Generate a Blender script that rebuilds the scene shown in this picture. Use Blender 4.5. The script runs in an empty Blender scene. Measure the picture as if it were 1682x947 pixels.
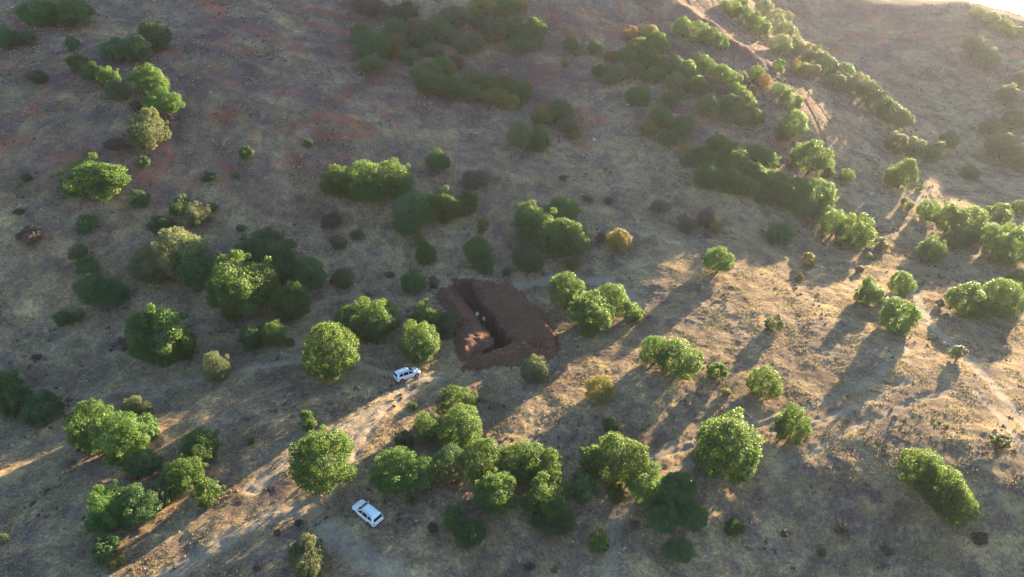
import bpy, math, random
import numpy as np
from mathutils import Vector, Matrix
R = math.radians
random.seed(7)
S = bpy.context.scene
COL = S.collection

# ------------------------------------------------------------------ camera
PITCH = R(26.0); CAMH = 55.0; FPX = 1137.0; PW, PH = 1682.0, 947.0
cam_d = bpy.data.cameras.new("camera"); cam = bpy.data.objects.new("camera", cam_d); COL.objects.link(cam)
cam.location = (0, 0, CAMH); cam.rotation_euler = (math.pi/2 - PITCH, 0, 0)
cam_d.sensor_width = 36.0; cam_d.lens = FPX/PW*36.0; cam_d.clip_start = 0.5; cam_d.clip_end = 20000
S.camera = cam
# ------------------------------------------------------------------ sky, sun, exposure
SUN_AZ = R(40.0); SUN_EL = R(11.6)          # azimuth measured from +Y towards +X
w = bpy.data.worlds.new("World"); S.world = w; w.use_nodes = True
nt = w.node_tree; bg = nt.nodes["Background"]
sky = nt.nodes.new("ShaderNodeTexSky"); sky.sky_type = 'NISHITA'; sky.sun_disc = False
sky.sun_elevation = SUN_EL; sky.sun_rotation = SUN_AZ
sky.air_density = 1.0; sky.dust_density = 0.3; sky.ozone_density = 2.4
nt.links.new(sky.outputs[0], bg.inputs[0]); bg.inputs[1].default_value = 0.085
sl = bpy.data.lights.new("sun", 'SUN'); sun = bpy.data.objects.new("sun", sl); COL.objects.link(sun)
sl.energy = 5.0; sl.angle = R(0.6); sl.color = (1.0, 0.77, 0.48)
sun.location = (200, 240, 150)
sdir = Vector((math.sin(SUN_AZ)*math.cos(SUN_EL), math.cos(SUN_AZ)*math.cos(SUN_EL), math.sin(SUN_EL)))
sun.rotation_euler = sdir.to_track_quat('Z', 'Y').to_euler()
S.view_settings.view_transform = 'Standard'; S.view_settings.look = 'None'
S.view_settings.gamma = 1; S.view_settings.use_curve_mapping = False
S.view_settings.exposure = 2.6
S.render.engine = 'CYCLES'
S.cycles.use_denoising = True
S.cycles.max_bounces = 5; S.cycles.diffuse_bounces = 2; S.cycles.glossy_bounces = 2
S.cycles.transmission_bounces = 4; S.cycles.volume_bounces = 0; S.cycles.transparent_max_bounces = 4
S.cycles.sample_clamp_indirect = 4

# ------------------------------------------------------------------ helpers
def tag(o, label=None, cat=None, group=None, kind=None):
    if label: o['label'] = label
    if cat: o['category'] = cat
    if group: o['group'] = group
    if kind: o['kind'] = kind
    return o
def empty(name, loc=(0, 0, 0), rz=0.0):
    o = bpy.data.objects.new(name, None); COL.objects.link(o); o.location = loc; o.rotation_euler = (0, 0, rz)
    o.empty_display_size = 0.5
    return o
def mesh_np(name, V, F, smooth=False):
    """V (n,3), F (m,3) or (m,4) arrays"""
    V = np.asarray(V, dtype=np.float32); F = np.asarray(F, dtype=np.int32)
    me = bpy.data.meshes.new(name); k = F.shape[1]
    me.vertices.add(len(V)); me.vertices.foreach_set("co", V.ravel())
    me.loops.add(F.size); me.loops.foreach_set("vertex_index", F.ravel())
    me.polygons.add(len(F)); me.polygons.foreach_set("loop_start", np.arange(0, F.size, k, dtype=np.int32))
    me.polygons.foreach_set("loop_total", np.full(len(F), k, dtype=np.int32))
    if smooth: me.polygons.foreach_set("use_smooth", np.ones(len(F), dtype=bool))
    me.update(calc_edges=True); me.validate()
    return me
def link(name, me, mat=None, parent=None, loc=None):
    o = bpy.data.objects.new(name, me); COL.objects.link(o)
    if mat is not None and len(me.materials) == 0: me.materials.append(mat)
    if parent is not None: o.parent = parent
    if loc is not None: o.location = loc
    return o
def sstep(a, b, x):
    t = np.clip((x - a)/(b - a), 0, 1); return t*t*(3 - 2*t)

# gradient noise, vectorised
_rng = np.random.default_rng(5)
_perm = _rng.permutation(1024); _ga = _rng.uniform(0, 2*np.pi, 1024); _gx, _gy = np.cos(_ga), np.sin(_ga)
def pnoise(x, y, off=0):
    xi = np.floor(x).astype(np.int64); yi = np.floor(y).astype(np.int64); fx = x - xi; fy = y - yi
    def g(ix, iy, dx, dy):
        h = _perm[(_perm[(ix + off*37) & 1023] + iy + off*11) & 1023]; return _gx[h]*dx + _gy[h]*dy
    u = fx**3*(fx*(fx*6 - 15) + 10); v = fy**3*(fy*(fy*6 - 15) + 10)
    a = g(xi, yi, fx, fy); b = g(xi+1, yi, fx-1, fy); c = g(xi, yi+1, fx, fy-1); d = g(xi+1, yi+1, fx-1, fy-1)
    return 1.5*((a*(1-u) + b*u)*(1-v) + (c*(1-u) + d*u)*v)
def fbm(x, y, sc, octv=4, off=0, gain=0.5):
    s = 0; a = 1.0
    for k in range(octv):
        s = s + a*pnoise(x/sc*2**k + 7.3*k, y/sc*2**k - 3.1*k, off + k); a *= gain
    return s

# ------------------------------------------------------------------ pixel of the photo -> direction
CP, SP = math.cos(PITCH), math.sin(PITCH)
def pdir(px, py):
    X = px - PW/2; U = PH/2 - py
    return (X, FPX*CP + U*SP, U*CP - FPX*SP)
def PY(px, py, Y):                   # point of that direction at world depth Y
    d = pdir(px, py); t = Y/d[1]; return (d[0]*t, Y, CAMH + d[2]*t)
def PZ(px, py, Z):                   # ... at world height Z
    d = pdir(px, py); t = (Z - CAMH)/d[2]; return (d[0]*t, d[1]*t, Z)

# ------------------------------------------------------------------ terrain: spline through chosen points
CT = [  # hillside and spur, given by depth
    PY(0, 0, 182), PY(210, 0, 190), PY(420, 0, 198), PY(700, 0, 214), PY(900, 0, 216), PY(1090, 0, 232),
    PY(1010, 20, 222), PY(1170, 50, 218), PY(1240, 100, 203), PY(1305, 170, 181), PY(1370, 270, 166),
    PY(0, 285, 117), PY(150, 285, 120), PY(0, 150, 141), PY(330, 230, 134.5), PY(420, 300, 126), PY(700, 300, 135), PY(560, 150, 162), PY(250, 140, 146),
    PY(900, 200, 168), PY(1060, 400, 121), PY(1100, 250, 158), PY(1250, 300, 149), PY(840, 90, 198), PY(1080, 130, 187),
    # valley behind the spur
    PY(1230, 10, 280), PY(1350, 110, 236), PY(1480, 200, 204), PY(1290, 60, 262), PY(1430, 160, 217),
    # back hillside and its ridge
    PY(1450, 0, 310), PY(1590, 2, 300), PY(1682, 62, 268), PY(1500, 80, 262), PY(1600, 120, 246), PY(1682, 200, 214),
    PY(1350, 20, 298), PY(1682, 300, 178), PY(1560, 270, 190),
]
CT += [PZ(*p) for p in [
    (0, 640, 0.2), (0, 780, -1.5), (200, 520, 2.4), (0, 480, 7), (440, 600, 0.8), (300, 420, 7.5), (600, 430, 4.0), (760, 460, 2.2), (915, 470, 1.2), (915, 590, 1.0),
    (700, 600, 0.4), (600, 850, -0.8), (300, 800, -1.0), (300, 947, -1.5), (0, 947, -1.4), (841, 750, -0.6),
    (1000, 560, 1.4), (1060, 430, 4.2), (1180, 400, 4.0), (1180, 440, 3.2), (1300, 380, 1.6), (1300, 410, 1.0), (1300, 560, 1.3), (1480, 540, 0.8), (1420, 440, -0.2), (1550, 460, -0.4), (1600, 600, 0.6),
    (1682, 560, -1.5), (1682, 480, -1.2), (1682, 680, 0.2), (1500, 680, 0.2), (1300, 700, -0.2), (1100, 720, -0.8), (1682, 800, -0.8), (1400, 800, -1.9),
    (1100, 870, -2.8), (841, 947, -3.4), (1200, 947, -5.2), (1500, 947, -5.6), (1682, 947, -4.6), (1560, 380, -0.2), (1682, 400, -0.6), (1430, 350, 1.2)]]
# ground outside the frame, its hills raised to shade the slopes in view
CT += [(-200, 250, 80), (-120, 270, 88), (-20, 300, 86), (38, 288, 71), (36, 310, 82), (15, 245, 53), (90, 335, 78), (62, 275, 58), (-80, 235, 69), (-8, 236, 57), (-190, 130, 38), (-130, 70, 10), (-110, 30, 2), (-60, 5, -8), (0, 5, -12), (60, 5, -15), (130, 30, -12),
       (140, 80, -3), (180, 130, -2), (250, 190, 3), (245, 255, 31), (300, 240, 18), (300, 310, -12), (240, 330, 2), (290, 400, -20), (200, 420, 16), (120, 400, 44), (190, 170, 3)]
CT = np.array(CT, dtype=float)
def tps_fit(P, lam=14.0):
    n = len(P); d = np.hypot(P[:, None, 0]-P[None, :, 0], P[:, None, 1]-P[None, :, 1])
    K = np.where(d > 0, d*d*np.log(d + 1e-9), 0)
    A = np.zeros((n+3, n+3)); A[:n, :n] = K + lam*np.eye(n); A[:n, n] = 1; A[:n, n+1:] = P[:, :2]
    A[n, :n] = 1; A[n+1:, :n] = P[:, :2].T
    return np.linalg.solve(A, np.r_[P[:, 2], 0, 0, 0])
TW = tps_fit(CT)
SHADE_BANK = [PY(1240, 10, 275)[:2], PY(1290, 60, 258)[:2], PY(1350, 110, 234)[:2], PY(1430, 160, 214)[:2], PY(1490, 205, 200)[:2]]
CREST = [PY(1060, -30, 245)[:2], PY(1095, 8, 233)[:2], PY(1165, 55, 218)[:2], PY(1240, 108, 203)[:2]]
def tps(x, y):
    x = np.asarray(x, float); y = np.asarray(y, float); s = TW[-3] + TW[-2]*x + TW[-1]*y
    for i, (cx, cy, _) in enumerate(CT):
        r2 = (x-cx)**2 + (y-cy)**2; s = s + TW[i]*0.5*r2*np.log(r2 + 1e-9)
    return s
def terrain(x, y):
    """large form of the land"""
    x = np.asarray(x, float); y = np.asarray(y, float)
    cx = np.clip(x, -210, 320); cy = np.clip(y, 0, 420)
    out = np.hypot(x - cx, y - cy)
    far = -62 + 5*fbm(x, y, 700, 3, 9)
    wgt = sstep(0, 260, out)
    inner = np.hypot(np.maximum(np.abs(x-50)-240, 0), np.maximum(y-370, 0))
    z = tps(cx, cy)
    z = z*(1-wgt) + far*wgt
    d = 1e9                                   # crest of the spur, sharpened so that its left side falls into shade
    for (ax_, ay_), (bx_, by_) in zip(CREST[:-1], CREST[1:]):
        t = np.clip(((x-ax_)*(bx_-ax_) + (y-ay_)*(by_-ay_))/((bx_-ax_)**2 + (by_-ay_)**2), 0, 1)
        d = np.minimum(d, np.hypot(x-ax_-t*(bx_-ax_), y-ay_-t*(by_-ay_)))
    d2 = 1e9                                  # bank added under the valley tree line to throw shade towards the spur
    for (ax_, ay_), (bx_, by_) in zip(SHADE_BANK[:-1], SHADE_BANK[1:]):
        t = np.clip(((x-ax_)*(bx_-ax_) + (y-ay_)*(by_-ay_))/((bx_-ax_)**2 + (by_-ay_)**2), 0, 1)
        d2 = np.minimum(d2, np.hypot(x-ax_-t*(bx_-ax_), y-ay_-t*(by_-ay_)))
    return z + 1.9*(1 + 0.5*pnoise(x/7.0, y/7.0, 90))*np.exp(-(d/4.5)**2) + 3.2*np.exp(-(d2/9.0)**2)
def tz(x, y): return float(terrain(x, y))

# fast lookup of the large form
_gx0, _gy0, _gs = -215.0, -5.0, 1.0
_GX, _GY = np.meshgrid(_gx0 + np.arange(545)*_gs, _gy0 + np.arange(435)*_gs)
_GZ = terrain(_GX, _GY)
def hz(x, y):
    u = (np.asarray(x, float) - _gx0)/_gs; v = (np.asarray(y, float) - _gy0)/_gs
    u = np.clip(u, 0, 543.999); v = np.clip(v, 0, 433.999); i = u.astype(int); j = v.astype(int); a = u - i; b = v - j
    return (_GZ[j, i]*(1-a) + _GZ[j, i+1]*a)*(1-b) + (_GZ[j+1, i]*(1-a) + _GZ[j+1, i+1]*a)*b
def hit(px, py, lift=0.0):
    """where the view through a photo pixel meets the land raised by lift"""
    d = np.array(pdir(px, py)); d = d/np.linalg.norm(d)
    t = np.arange(15, 460, 0.5); z = CAMH + d[2]*t; h = hz(d[0]*t, d[1]*t) + lift
    k = np.nonzero(z < h)[0]
    if len(k) == 0: return None
    k = k[0]; lo, hi = t[max(k-1, 0)], t[k]
    for _ in range(12):
        m = (lo+hi)/2
        if CAMH + d[2]*m < float(hz(d[0]*m, d[1]*m)) + lift: hi = m
        else: lo = m
    return np.array([d[0]*hi, d[1]*hi, CAMH + d[2]*hi - lift]), hi, d
def W2(px, py):
    r = hit(px, py)[0]; return (r[0], r[1])

# ---- polygons and lines on the land
def seg_dist(x, y, pts, closed=False):
    best = np.full(np.shape(x), 1e9); n = len(pts)
    for i in range(n if closed else n-1):
        ax, ay = pts[i]; bx, by = pts[(i+1) % n]; L = (bx-ax)**2 + (by-ay)**2 + 1e-12
        t = np.clip(((x-ax)*(bx-ax) + (y-ay)*(by-ay))/L, 0, 1)
        best = np.minimum(best, np.hypot(x-ax-t*(bx-ax), y-ay-t*(by-ay)))
    return best
def inside(x, y, pts):
    c = np.zeros(np.shape(x), bool); n = len(pts)
    for i in range(n):
        ax, ay = pts[i]; bx, by = pts[(i+1) % n]
        if ay == by: continue
        c ^= ((ay > y) != (by > y)) & (x < (bx-ax)*(y-ay)/(by-ay) + ax)
    return c
def sdist(x, y, pts):                # positive inside
    d = seg_dist(x, y, pts, True); return np.where(inside(x, y, pts), d, -d)
def zp(l, ox=700, oy=440, k=5.262): return [W2(ox + a/k, oy + b/k) for a, b in l]
TRENCH = zp([(250, 175), (300, 245), (380, 345), (475, 460), (540, 530), (588, 605), (585, 655), (480, 705), (500, 735), (620, 700), (745, 640), (735, 600), (655, 520), (585, 410), (500, 325), (420, 215), (385, 120), (300, 125)])
DUG = zp([(215, 110), (340, 105), (420, 115), (560, 118), (680, 150), (760, 190), (860, 270), (960, 370), (1050, 460), (1085, 540), (1125, 610), (1145, 720), (1100, 770), (1030, 805), (960, 780), (880, 795),
          (800, 845), (650, 845), (580, 835), (480, 862), (320, 850), (325, 800), (260, 740), (245, 640), (235, 560), (255, 480), (190, 400), (100, 300), (95, 240), (130, 175), (215, 190)])
HEAP_R = zp([(470, 190), (600, 150), (700, 150), (770, 190), (870, 270), (970, 370), (1060, 465), (1085, 540), (1130, 620), (1145, 715), (1060, 760), (900, 690), (800, 640), (770, 585), (690, 500), (610, 400), (530, 300)])
HEAP_F = zp([(320, 835), (400, 760), (520, 745), (640, 705), (760, 650), (860, 650), (1000, 690), (1140, 725), (1090, 775), (1030, 808), (960, 785), (880, 800), (800, 850), (650, 850), (580, 838), (480, 866)])
HEAP_L = zp([(110, 240), (215, 205), (280, 255), (360, 355), (455, 470), (520, 540), (570, 610), (560, 650), (460, 700), (400, 755), (330, 800), (262, 740), (245, 640), (235, 560), (255, 480), (190, 400), (110, 300)])
TRACKS = [  # width, strength, rut depth, pixel line
    (1.6, 0.65, .12, [(715, 618), (690, 622), (640, 655), (560, 705), (480, 752), (420, 800)]),
    (1.5, 0.65, .12, [(640, 655), (600, 700), (560, 770), (520, 830), (545, 880), (600, 925), (660, 960)]),
    (1.3, 0.6, .06, [(520, 830), (440, 850), (340, 900), (250, 960)]),
    (1.2, 0.7, .04, [(700, 478), (760, 462), (840, 470), (905, 455), (1000, 462), (1060, 500)]),
    (0.9, 0.5, .10, [(1050, 762), (1150, 722), (1250, 690), (1360, 655), (1440, 618), (1490, 570)]),
    (0.7, 0.5, .10, [(1110, 772), (1230, 722), (1340, 690), (1440, 655), (1500, 620)]),
    (0.6, 0.5, .12, [(1270, 770), (1330, 745), (1400, 700), (1470, 672), (1560, 640)]),
    (1.0, 0.9, .02, [(1495, 470), (1530, 530), (1590, 590), (1640, 640), (1690, 700)]),
    (0.6, 0.8, .02, [(1600, 640), (1640, 680), (1682, 740)]),
    (0.8, 0.5, .03, [(200, 640), (330, 620), (440, 600), (560, 590), (650, 612)]),
    (1.1, 0.5, .03, [(1682, 300), (1600, 290), (1500, 330), (1400, 330)]),
    (0.8, 0.4, .05, [(1000, 960), (1010, 860), (1060, 790)]),
]
TRK = [(a, b, c, [W2(*p) for p in l]) for a, b, c, l in TRACKS]

def detail(x, y):
    near = 1 - sstep(150, 230, np.hypot(x, y)); wide = 1 - sstep(300, 520, np.hypot(x-50, y-150))
    z = 0.55*fbm(x, y, 26, 3, 1)*wide
    z = z + (0.16*fbm(x, y, 3.4, 2, 4) + 0.11*np.abs(pnoise(x/0.95, y/0.95, 6)) + 0.05*pnoise(x/0.5, y/0.5, 8))*near
    g = np.abs(pnoise(x/7.0 + 0.5*pnoise(x/20, y/20, 3), y/34.0, 12))             # shallow rills running downhill
    z = z - 0.28*sstep(0.16, 0.0, g)*sstep(5, 14, hz(x, y))*wide
    return z
def track_mask(x, y):
    m = np.zeros(np.shape(x)); rut = np.zeros(np.shape(x))
    for wd, st, dp, pts in TRK:
        d = seg_dist(x, y, pts); d = d + 0.25*pnoise(x/1.3, y/1.3, 20)
        m = np.maximum(m, st*(1 - sstep(wd*0.5, wd*1.25, d)))
        rut = np.maximum(rut, dp*(1 - sstep(0.15, 0.4, np.abs(d - wd*0.55))))
    return m, rut
def axis(segs):
    out = [segs[0][0]]
    for a, b, s0, s1 in segs:
        L = b - a; n = max(2, int(round(L/((s0+s1)/2)))); t = np.linspace(0, 1, n+1)[1:]
        r = s1/s0; f = t if abs(r-1) < 1e-3 else (r**t - 1)/(r - 1)
        out += list(a + L*f)
    return np.array(out)
ax = axis([(-7000, -230, 900, 12), (-230, -85, 6, .5), (-85, -17, .42, .3), (-17, 11, .2, .2), (11, 85, .3, .42), (85, 240, .5, 3), (240, 340, 4, 10), (340, 8000, 12, 900)])
ay = axis([(-1500, 0, 400, 8), (0, 42, 4, .4), (42, 84, .3, .3), (84, 122, .22, .24), (122, 175, .4, .7), (175, 300, .8, 2.4), (300, 430, 3, 9), (430, 9000, 12, 900)])
GX, GY = np.meshgrid(ax, ay)
GZ = terrain(GX, GY) + detail(GX, GY)
tm, rut = track_mask(GX, GY)
GZ = GZ - rut - 0.05*tm
sd = sdist(GX, GY, TRENCH); dg = sdist(GX, GY, DUG)
# level the scraped earth a little, then cut the trench with steep, slightly ragged walls
GZ = GZ + np.where(dg > 0, 0.10*pnoise(GX/0.8, GY/0.8, 31), 0)
ty = np.array(TRENCH)[:, 1]; deep = 3.4*sstep(ty.max() - 0.5, ty.max() - 9.0, GY) + 0.7
rag = 0.18*pnoise(GX/1.1, GY/1.1, 33)
GZ = GZ - deep*sstep(-0.1, 0.35, sd + rag)
V = np.stack([GX, GY, GZ], -1).reshape(-1, 3)
ny, nx = GX.shape; I = np.arange(nx*ny).reshape(ny, nx)
F = np.stack([I[:-1, :-1], I[:-1, 1:], I[1:, 1:], I[1:, :-1]], -1).reshape(-1, 4)
gm = mesh_np("ground", V, F, True)
def attr(me, name, arr):
    a = me.attributes.new(name, 'FLOAT', 'POINT'); a.data.foreach_set("value", np.asarray(arr, np.float32).ravel())
attr(gm, "track", tm); attr(gm, "dug", sstep(-0.5, 0.2, dg + 0.7*pnoise(GX/1.6, GY/1.6, 40) + 0.5*pnoise(GX/.6, GY/.6, 41)))
attr(gm, "pit_shade", sstep(-0.2, 0.15, sd))
attr(gm, "hill", sstep(3, 24, hz(GX, GY)) * (1 - sstep(400, 700, np.hypot(GX, GY))))

# ------------------------------------------------------------------ materials
def newmat(name):
    m = bpy.data.materials.new(name); m.use_nodes = True; nt = m.node_tree
    b = nt.nodes["Principled BSDF"]; return m, nt, b
def N(nt, t, **k):
    n = nt.nodes.new(t)
    for a, v in k.items(): setattr(n, a, v)
    return n
def noise(nt, vec, scale, det=4, rough=0.55, dist=0.0):
    n = N(nt, "ShaderNodeTexNoise"); n.inputs["Scale"].default_value = scale; n.inputs["Detail"].default_value = det
    n.inputs["Roughness"].default_value = rough; n.inputs["Distortion"].default_value = dist; nt.links.new(vec, n.inputs["Vector"]); return n.outputs["Fac"]
def ramp(nt, fac, stops):
    r = N(nt, "ShaderNodeValToRGB"); e = r.color_ramp.elements
    while len(e) < len(stops): e.new(0.5)
    for k, (p, c) in enumerate(stops): e[k].position = p; e[k].color = (*c, 1) if len(c) == 3 else c
    nt.links.new(fac, r.inputs[0]); return r.outputs[0]
def mix(nt, fac, a, b, mode='MIX'):
    m = N(nt, "ShaderNodeMix", data_type='RGBA', blend_type=mode)
    for i, v in ((0, fac), (6, a), (7, b)):
        if hasattr(v, "links"): nt.links.new(v, m.inputs[i])
        else: m.inputs[i].default_value = v if i == 0 else (*v, 1)
    return m.outputs[2]
def g3(v): return (v, v, v)
def ground_material():
    m, nt, b = newmat("dry_hillside_ground"); tc = N(nt, "ShaderNodeTexCoord").outputs["Object"]
    L = nt.links
    n1 = noise(nt, tc, 0.055, 5, 0.6, 0.6); n2 = noise(nt, tc, 0.35, 5, 0.65, 0.4); n3 = noise(nt, tc, 2.2, 6, 0.7); n4 = noise(nt, tc, 7.0, 4, 0.7)
    straw = ramp(nt, n3, [(0.30, (0.20, 0.14, 0.072)), (0.5, (0.39, 0.285, 0.14)), (0.70, (0.60, 0.45, 0.22))])
    soil = ramp(nt, n3, [(0.32, (0.075, 0.055, 0.055)), (0.55, (0.155, 0.112, 0.10)), (0.75, (0.27, 0.21, 0.17))])
    cov = mix(nt, 0.5, n2, n4); covr = ramp(nt, cov, [(0.42, g3(0)), (0.58, g3(1))])
    col = mix(nt, covr, soil, straw)
    purp = ramp(nt, n3, [(0.3, (0.058, 0.034, 0.040)), (0.55, (0.135, 0.080, 0.084)), (0.75, (0.25, 0.165, 0.15))])
    hill = N(nt, "ShaderNodeAttribute", attribute_name="hill").outputs["Fac"]
    pm = ramp(nt, n1, [(0.40, g3(1)), (0.60, g3(0.15))])
    hm = N(nt, "ShaderNodeMath", operation='MULTIPLY'); L.new(hill, hm.inputs[0]); L.new(pm, hm.inputs[1])
    hm2 = N(nt, "ShaderNodeMath", operation='MULTIPLY_ADD'); L.new(hm.outputs[0], hm2.inputs[0]); hm2.inputs[1].default_value = 0.75; hm2.inputs[2].default_value = 0.15
    col = mix(nt, hm2.outputs[0], col, purp)
    redn = noise(nt, tc, 0.09, 5, 0.65, 1.2); redm = ramp(nt, redn, [(0.50, g3(0)), (0.68, g3(0.75))])
    rm = N(nt, "ShaderNodeMath", operation='MULTIPLY'); L.new(hill, rm.inputs[0]); L.new(redm, rm.inputs[1])
    col = mix(nt, rm.outputs[0], col, (0.30, 0.075, 0.045))
    # dull green-grey weeds in patches
    wn = noise(nt, tc, 0.16, 5, 0.7, 0.8); wm = ramp(nt, wn, [(0.56, g3(0)), (0.70, g3(0.35))])
    col = mix(nt, wm, col, (0.115, 0.13, 0.065))
    big = noise(nt, tc, 0.11, 6, 0.72, 0.5)
    col = mix(nt, 1.0, col, ramp(nt, big, [(0.36, (0.58, 0.55, 0.58)), (0.52, (1.0, 0.98, 0.96)), (0.66, (1.35, 1.28, 1.12))]), 'MULTIPLY')
    spots = noise(nt, tc, 1.1, 3, 0.6); col = mix(nt, ramp(nt, spots, [(0.62, g3(0)), (0.72, g3(0.55))]), col, (0.07, 0.065, 0.055))
    tr = N(nt, "ShaderNodeAttribute", attribute_name="track").outputs["Fac"]
    tcol = ramp(nt, n4, [(0.3, (0.27, 0.22, 0.165)), (0.7, (0.46, 0.38, 0.28))])
    tf = N(nt, "ShaderNodeMath", operation='MULTIPLY'); L.new(tr, tf.inputs[0]); L.new(ramp(nt, n2, [(0.3, g3(0.5)), (0.6, g3(1))]), tf.inputs[1])
    col = mix(nt, tf.outputs[0], col, tcol)
    dg_ = N(nt, "ShaderNodeAttribute", attribute_name="dug").outputs["Fac"]
    dcol = ramp(nt, n2, [(0.35, (0.07, 0.034, 0.025)), (0.55, (0.12, 0.066, 0.047)), (0.7, (0.18, 0.125, 0.095))])
    col = mix(nt, dg_, col, dcol)
    pit_shade = N(nt, "ShaderNodeAttribute", attribute_name="pit_shade").outputs["Fac"]
    col = mix(nt, pit_shade, col, ramp(nt, n3, [(0.3, (0.022, 0.014, 0.012)), (0.7, (0.06, 0.037, 0.028))]))  # trench walls and floor coloured near black to deepen their shade
    L.new(col, b.inputs["Base Color"]); b.inputs["Roughness"].default_value = 1.0; b.inputs["Specular IOR Level"].default_value = 0.1
    hb = mix(nt, 0.5, n3, n4)
    bp = N(nt, "ShaderNodeBump"); bp.inputs["Strength"].default_value = 0.9; bp.inputs["Distance"].default_value = 0.22
    L.new(hb, bp.inputs["Height"]); L.new(bp.outputs[0], b.inputs["Normal"])
    return m
M_GROUND = ground_material()
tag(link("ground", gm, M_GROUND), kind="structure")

def soil_material():
    m, nt, b = newmat("dug_red_earth"); tc = N(nt, "ShaderNodeTexCoord").outputs["Object"]
    n2 = noise(nt, tc, 0.5, 5, 0.65, 0.5); n3 = noise(nt, tc, 3.0, 6, 0.7)
    a = ramp(nt, n3, [(0.3, (0.05, 0.023, 0.015)), (0.5, (0.125, 0.056, 0.034)), (0.75, (0.26, 0.125, 0.075))])
    c = mix(nt, ramp(nt, n2, [(0.45, g3(0)), (0.65, g3(0.7))]), a, (0.125, 0.08, 0.06))
    nt.links.new(c, b.inputs["Base Color"]); b.inputs["Roughness"].default_value = 1.0; b.inputs["Specular IOR Level"].default_value = 0.1
    bp = N(nt, "ShaderNodeBump"); bp.inputs["Strength"].default_value = 0.9; bp.inputs["Distance"].default_value = 0.2
    nt.links.new(n3, bp.inputs["Height"]); nt.links.new(bp.outputs[0], b.inputs["Normal"]); return m
M_SOIL = soil_material()

def heap(name, poly, hmax, run, seed, skew=None):
    P = np.array(poly); s = 0.2
    gx, gy = np.meshgrid(np.arange(P[:, 0].min()-.4, P[:, 0].max()+.4, s), np.arange(P[:, 1].min()-.4, P[:, 1].max()+.4, s))
    d = sdist(gx, gy, poly) + 0.45*pnoise(gx/1.3, gy/1.3, seed) + 0.2*pnoise(gx/.5, gy/.5, seed+2)
    tr_ = -sdist(gx, gy, TRENCH); d = np.minimum(d, tr_ - 0.25)
    ridge = sstep(0, run, d)
    if skew is not None:      # crest line nearer one edge
        dc = seg_dist(gx, gy, skew); ridge = ridge*(0.30 + 0.70*np.exp(-(dc/1.5)**2))
    h = hmax*ridge*(1 + 0.30*fbm(gx, gy, 3.2, 3, seed)) + (0.20*fbm(gx, gy, 1.0, 3, seed+5) + 0.12*np.abs(pnoise(gx/.45, gy/.45, seed+9)))*sstep(0, .4, d)
    z = terrain(gx, gy) + detail(gx, gy)*0.6 + 0.05 + h
    z = np.where(d < 0.0, z - 0.5 + 0*d, z)
    # smooth skirt: drop below ground outside the edge
    I = np.arange(gx.size).reshape(gx.shape); keep = (d > -0.35)
    f = keep[:-1, :-1] & keep[:-1, 1:] & keep[1:, 1:] & keep[1:, :-1]
    F = np.stack([I[:-1, :-1], I[:-1, 1:], I[1:, 1:], I[1:, :-1]], -1)[f]
    V = np.stack([gx, gy, z], -1).reshape(-1, 3); u = np.unique(F); mp = np.full(len(V), -1); mp[u] = np.arange(len(u))
    c = V[u].mean(0); c[2] = V[u][:, 2].min()
    me = mesh_np(name, V[u] - c, mp[F], True)
    return link(name, me, M_SOIL, loc=tuple(c))
o = heap("earth_heap", HEAP_R, 2.5, 2.0, 50, zp([(700, 170), (780, 235), (880, 330), (990, 430), (1040, 560), (1080, 670)]))
tag(o, "largest red earth bank with a tall crest along the right side of the trench", "earth heap", "banks of dug earth round the trench")
o = heap("earth_heap", HEAP_F, 1.1, 1.9, 54, zp([(420, 805), (560, 780), (700, 745), (850, 720), (1000, 740), (1090, 745)]))
tag(o, "dark red earth bank closing off the lower end of the trench", "earth heap", "banks of dug earth round the trench")
o = heap("earth_heap", HEAP_L, 1.0, 2.0, 58)
tag(o, "low grey brown earth bank on the left side of the trench beside the bushes", "earth heap", "banks of dug earth round the trench")

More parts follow.
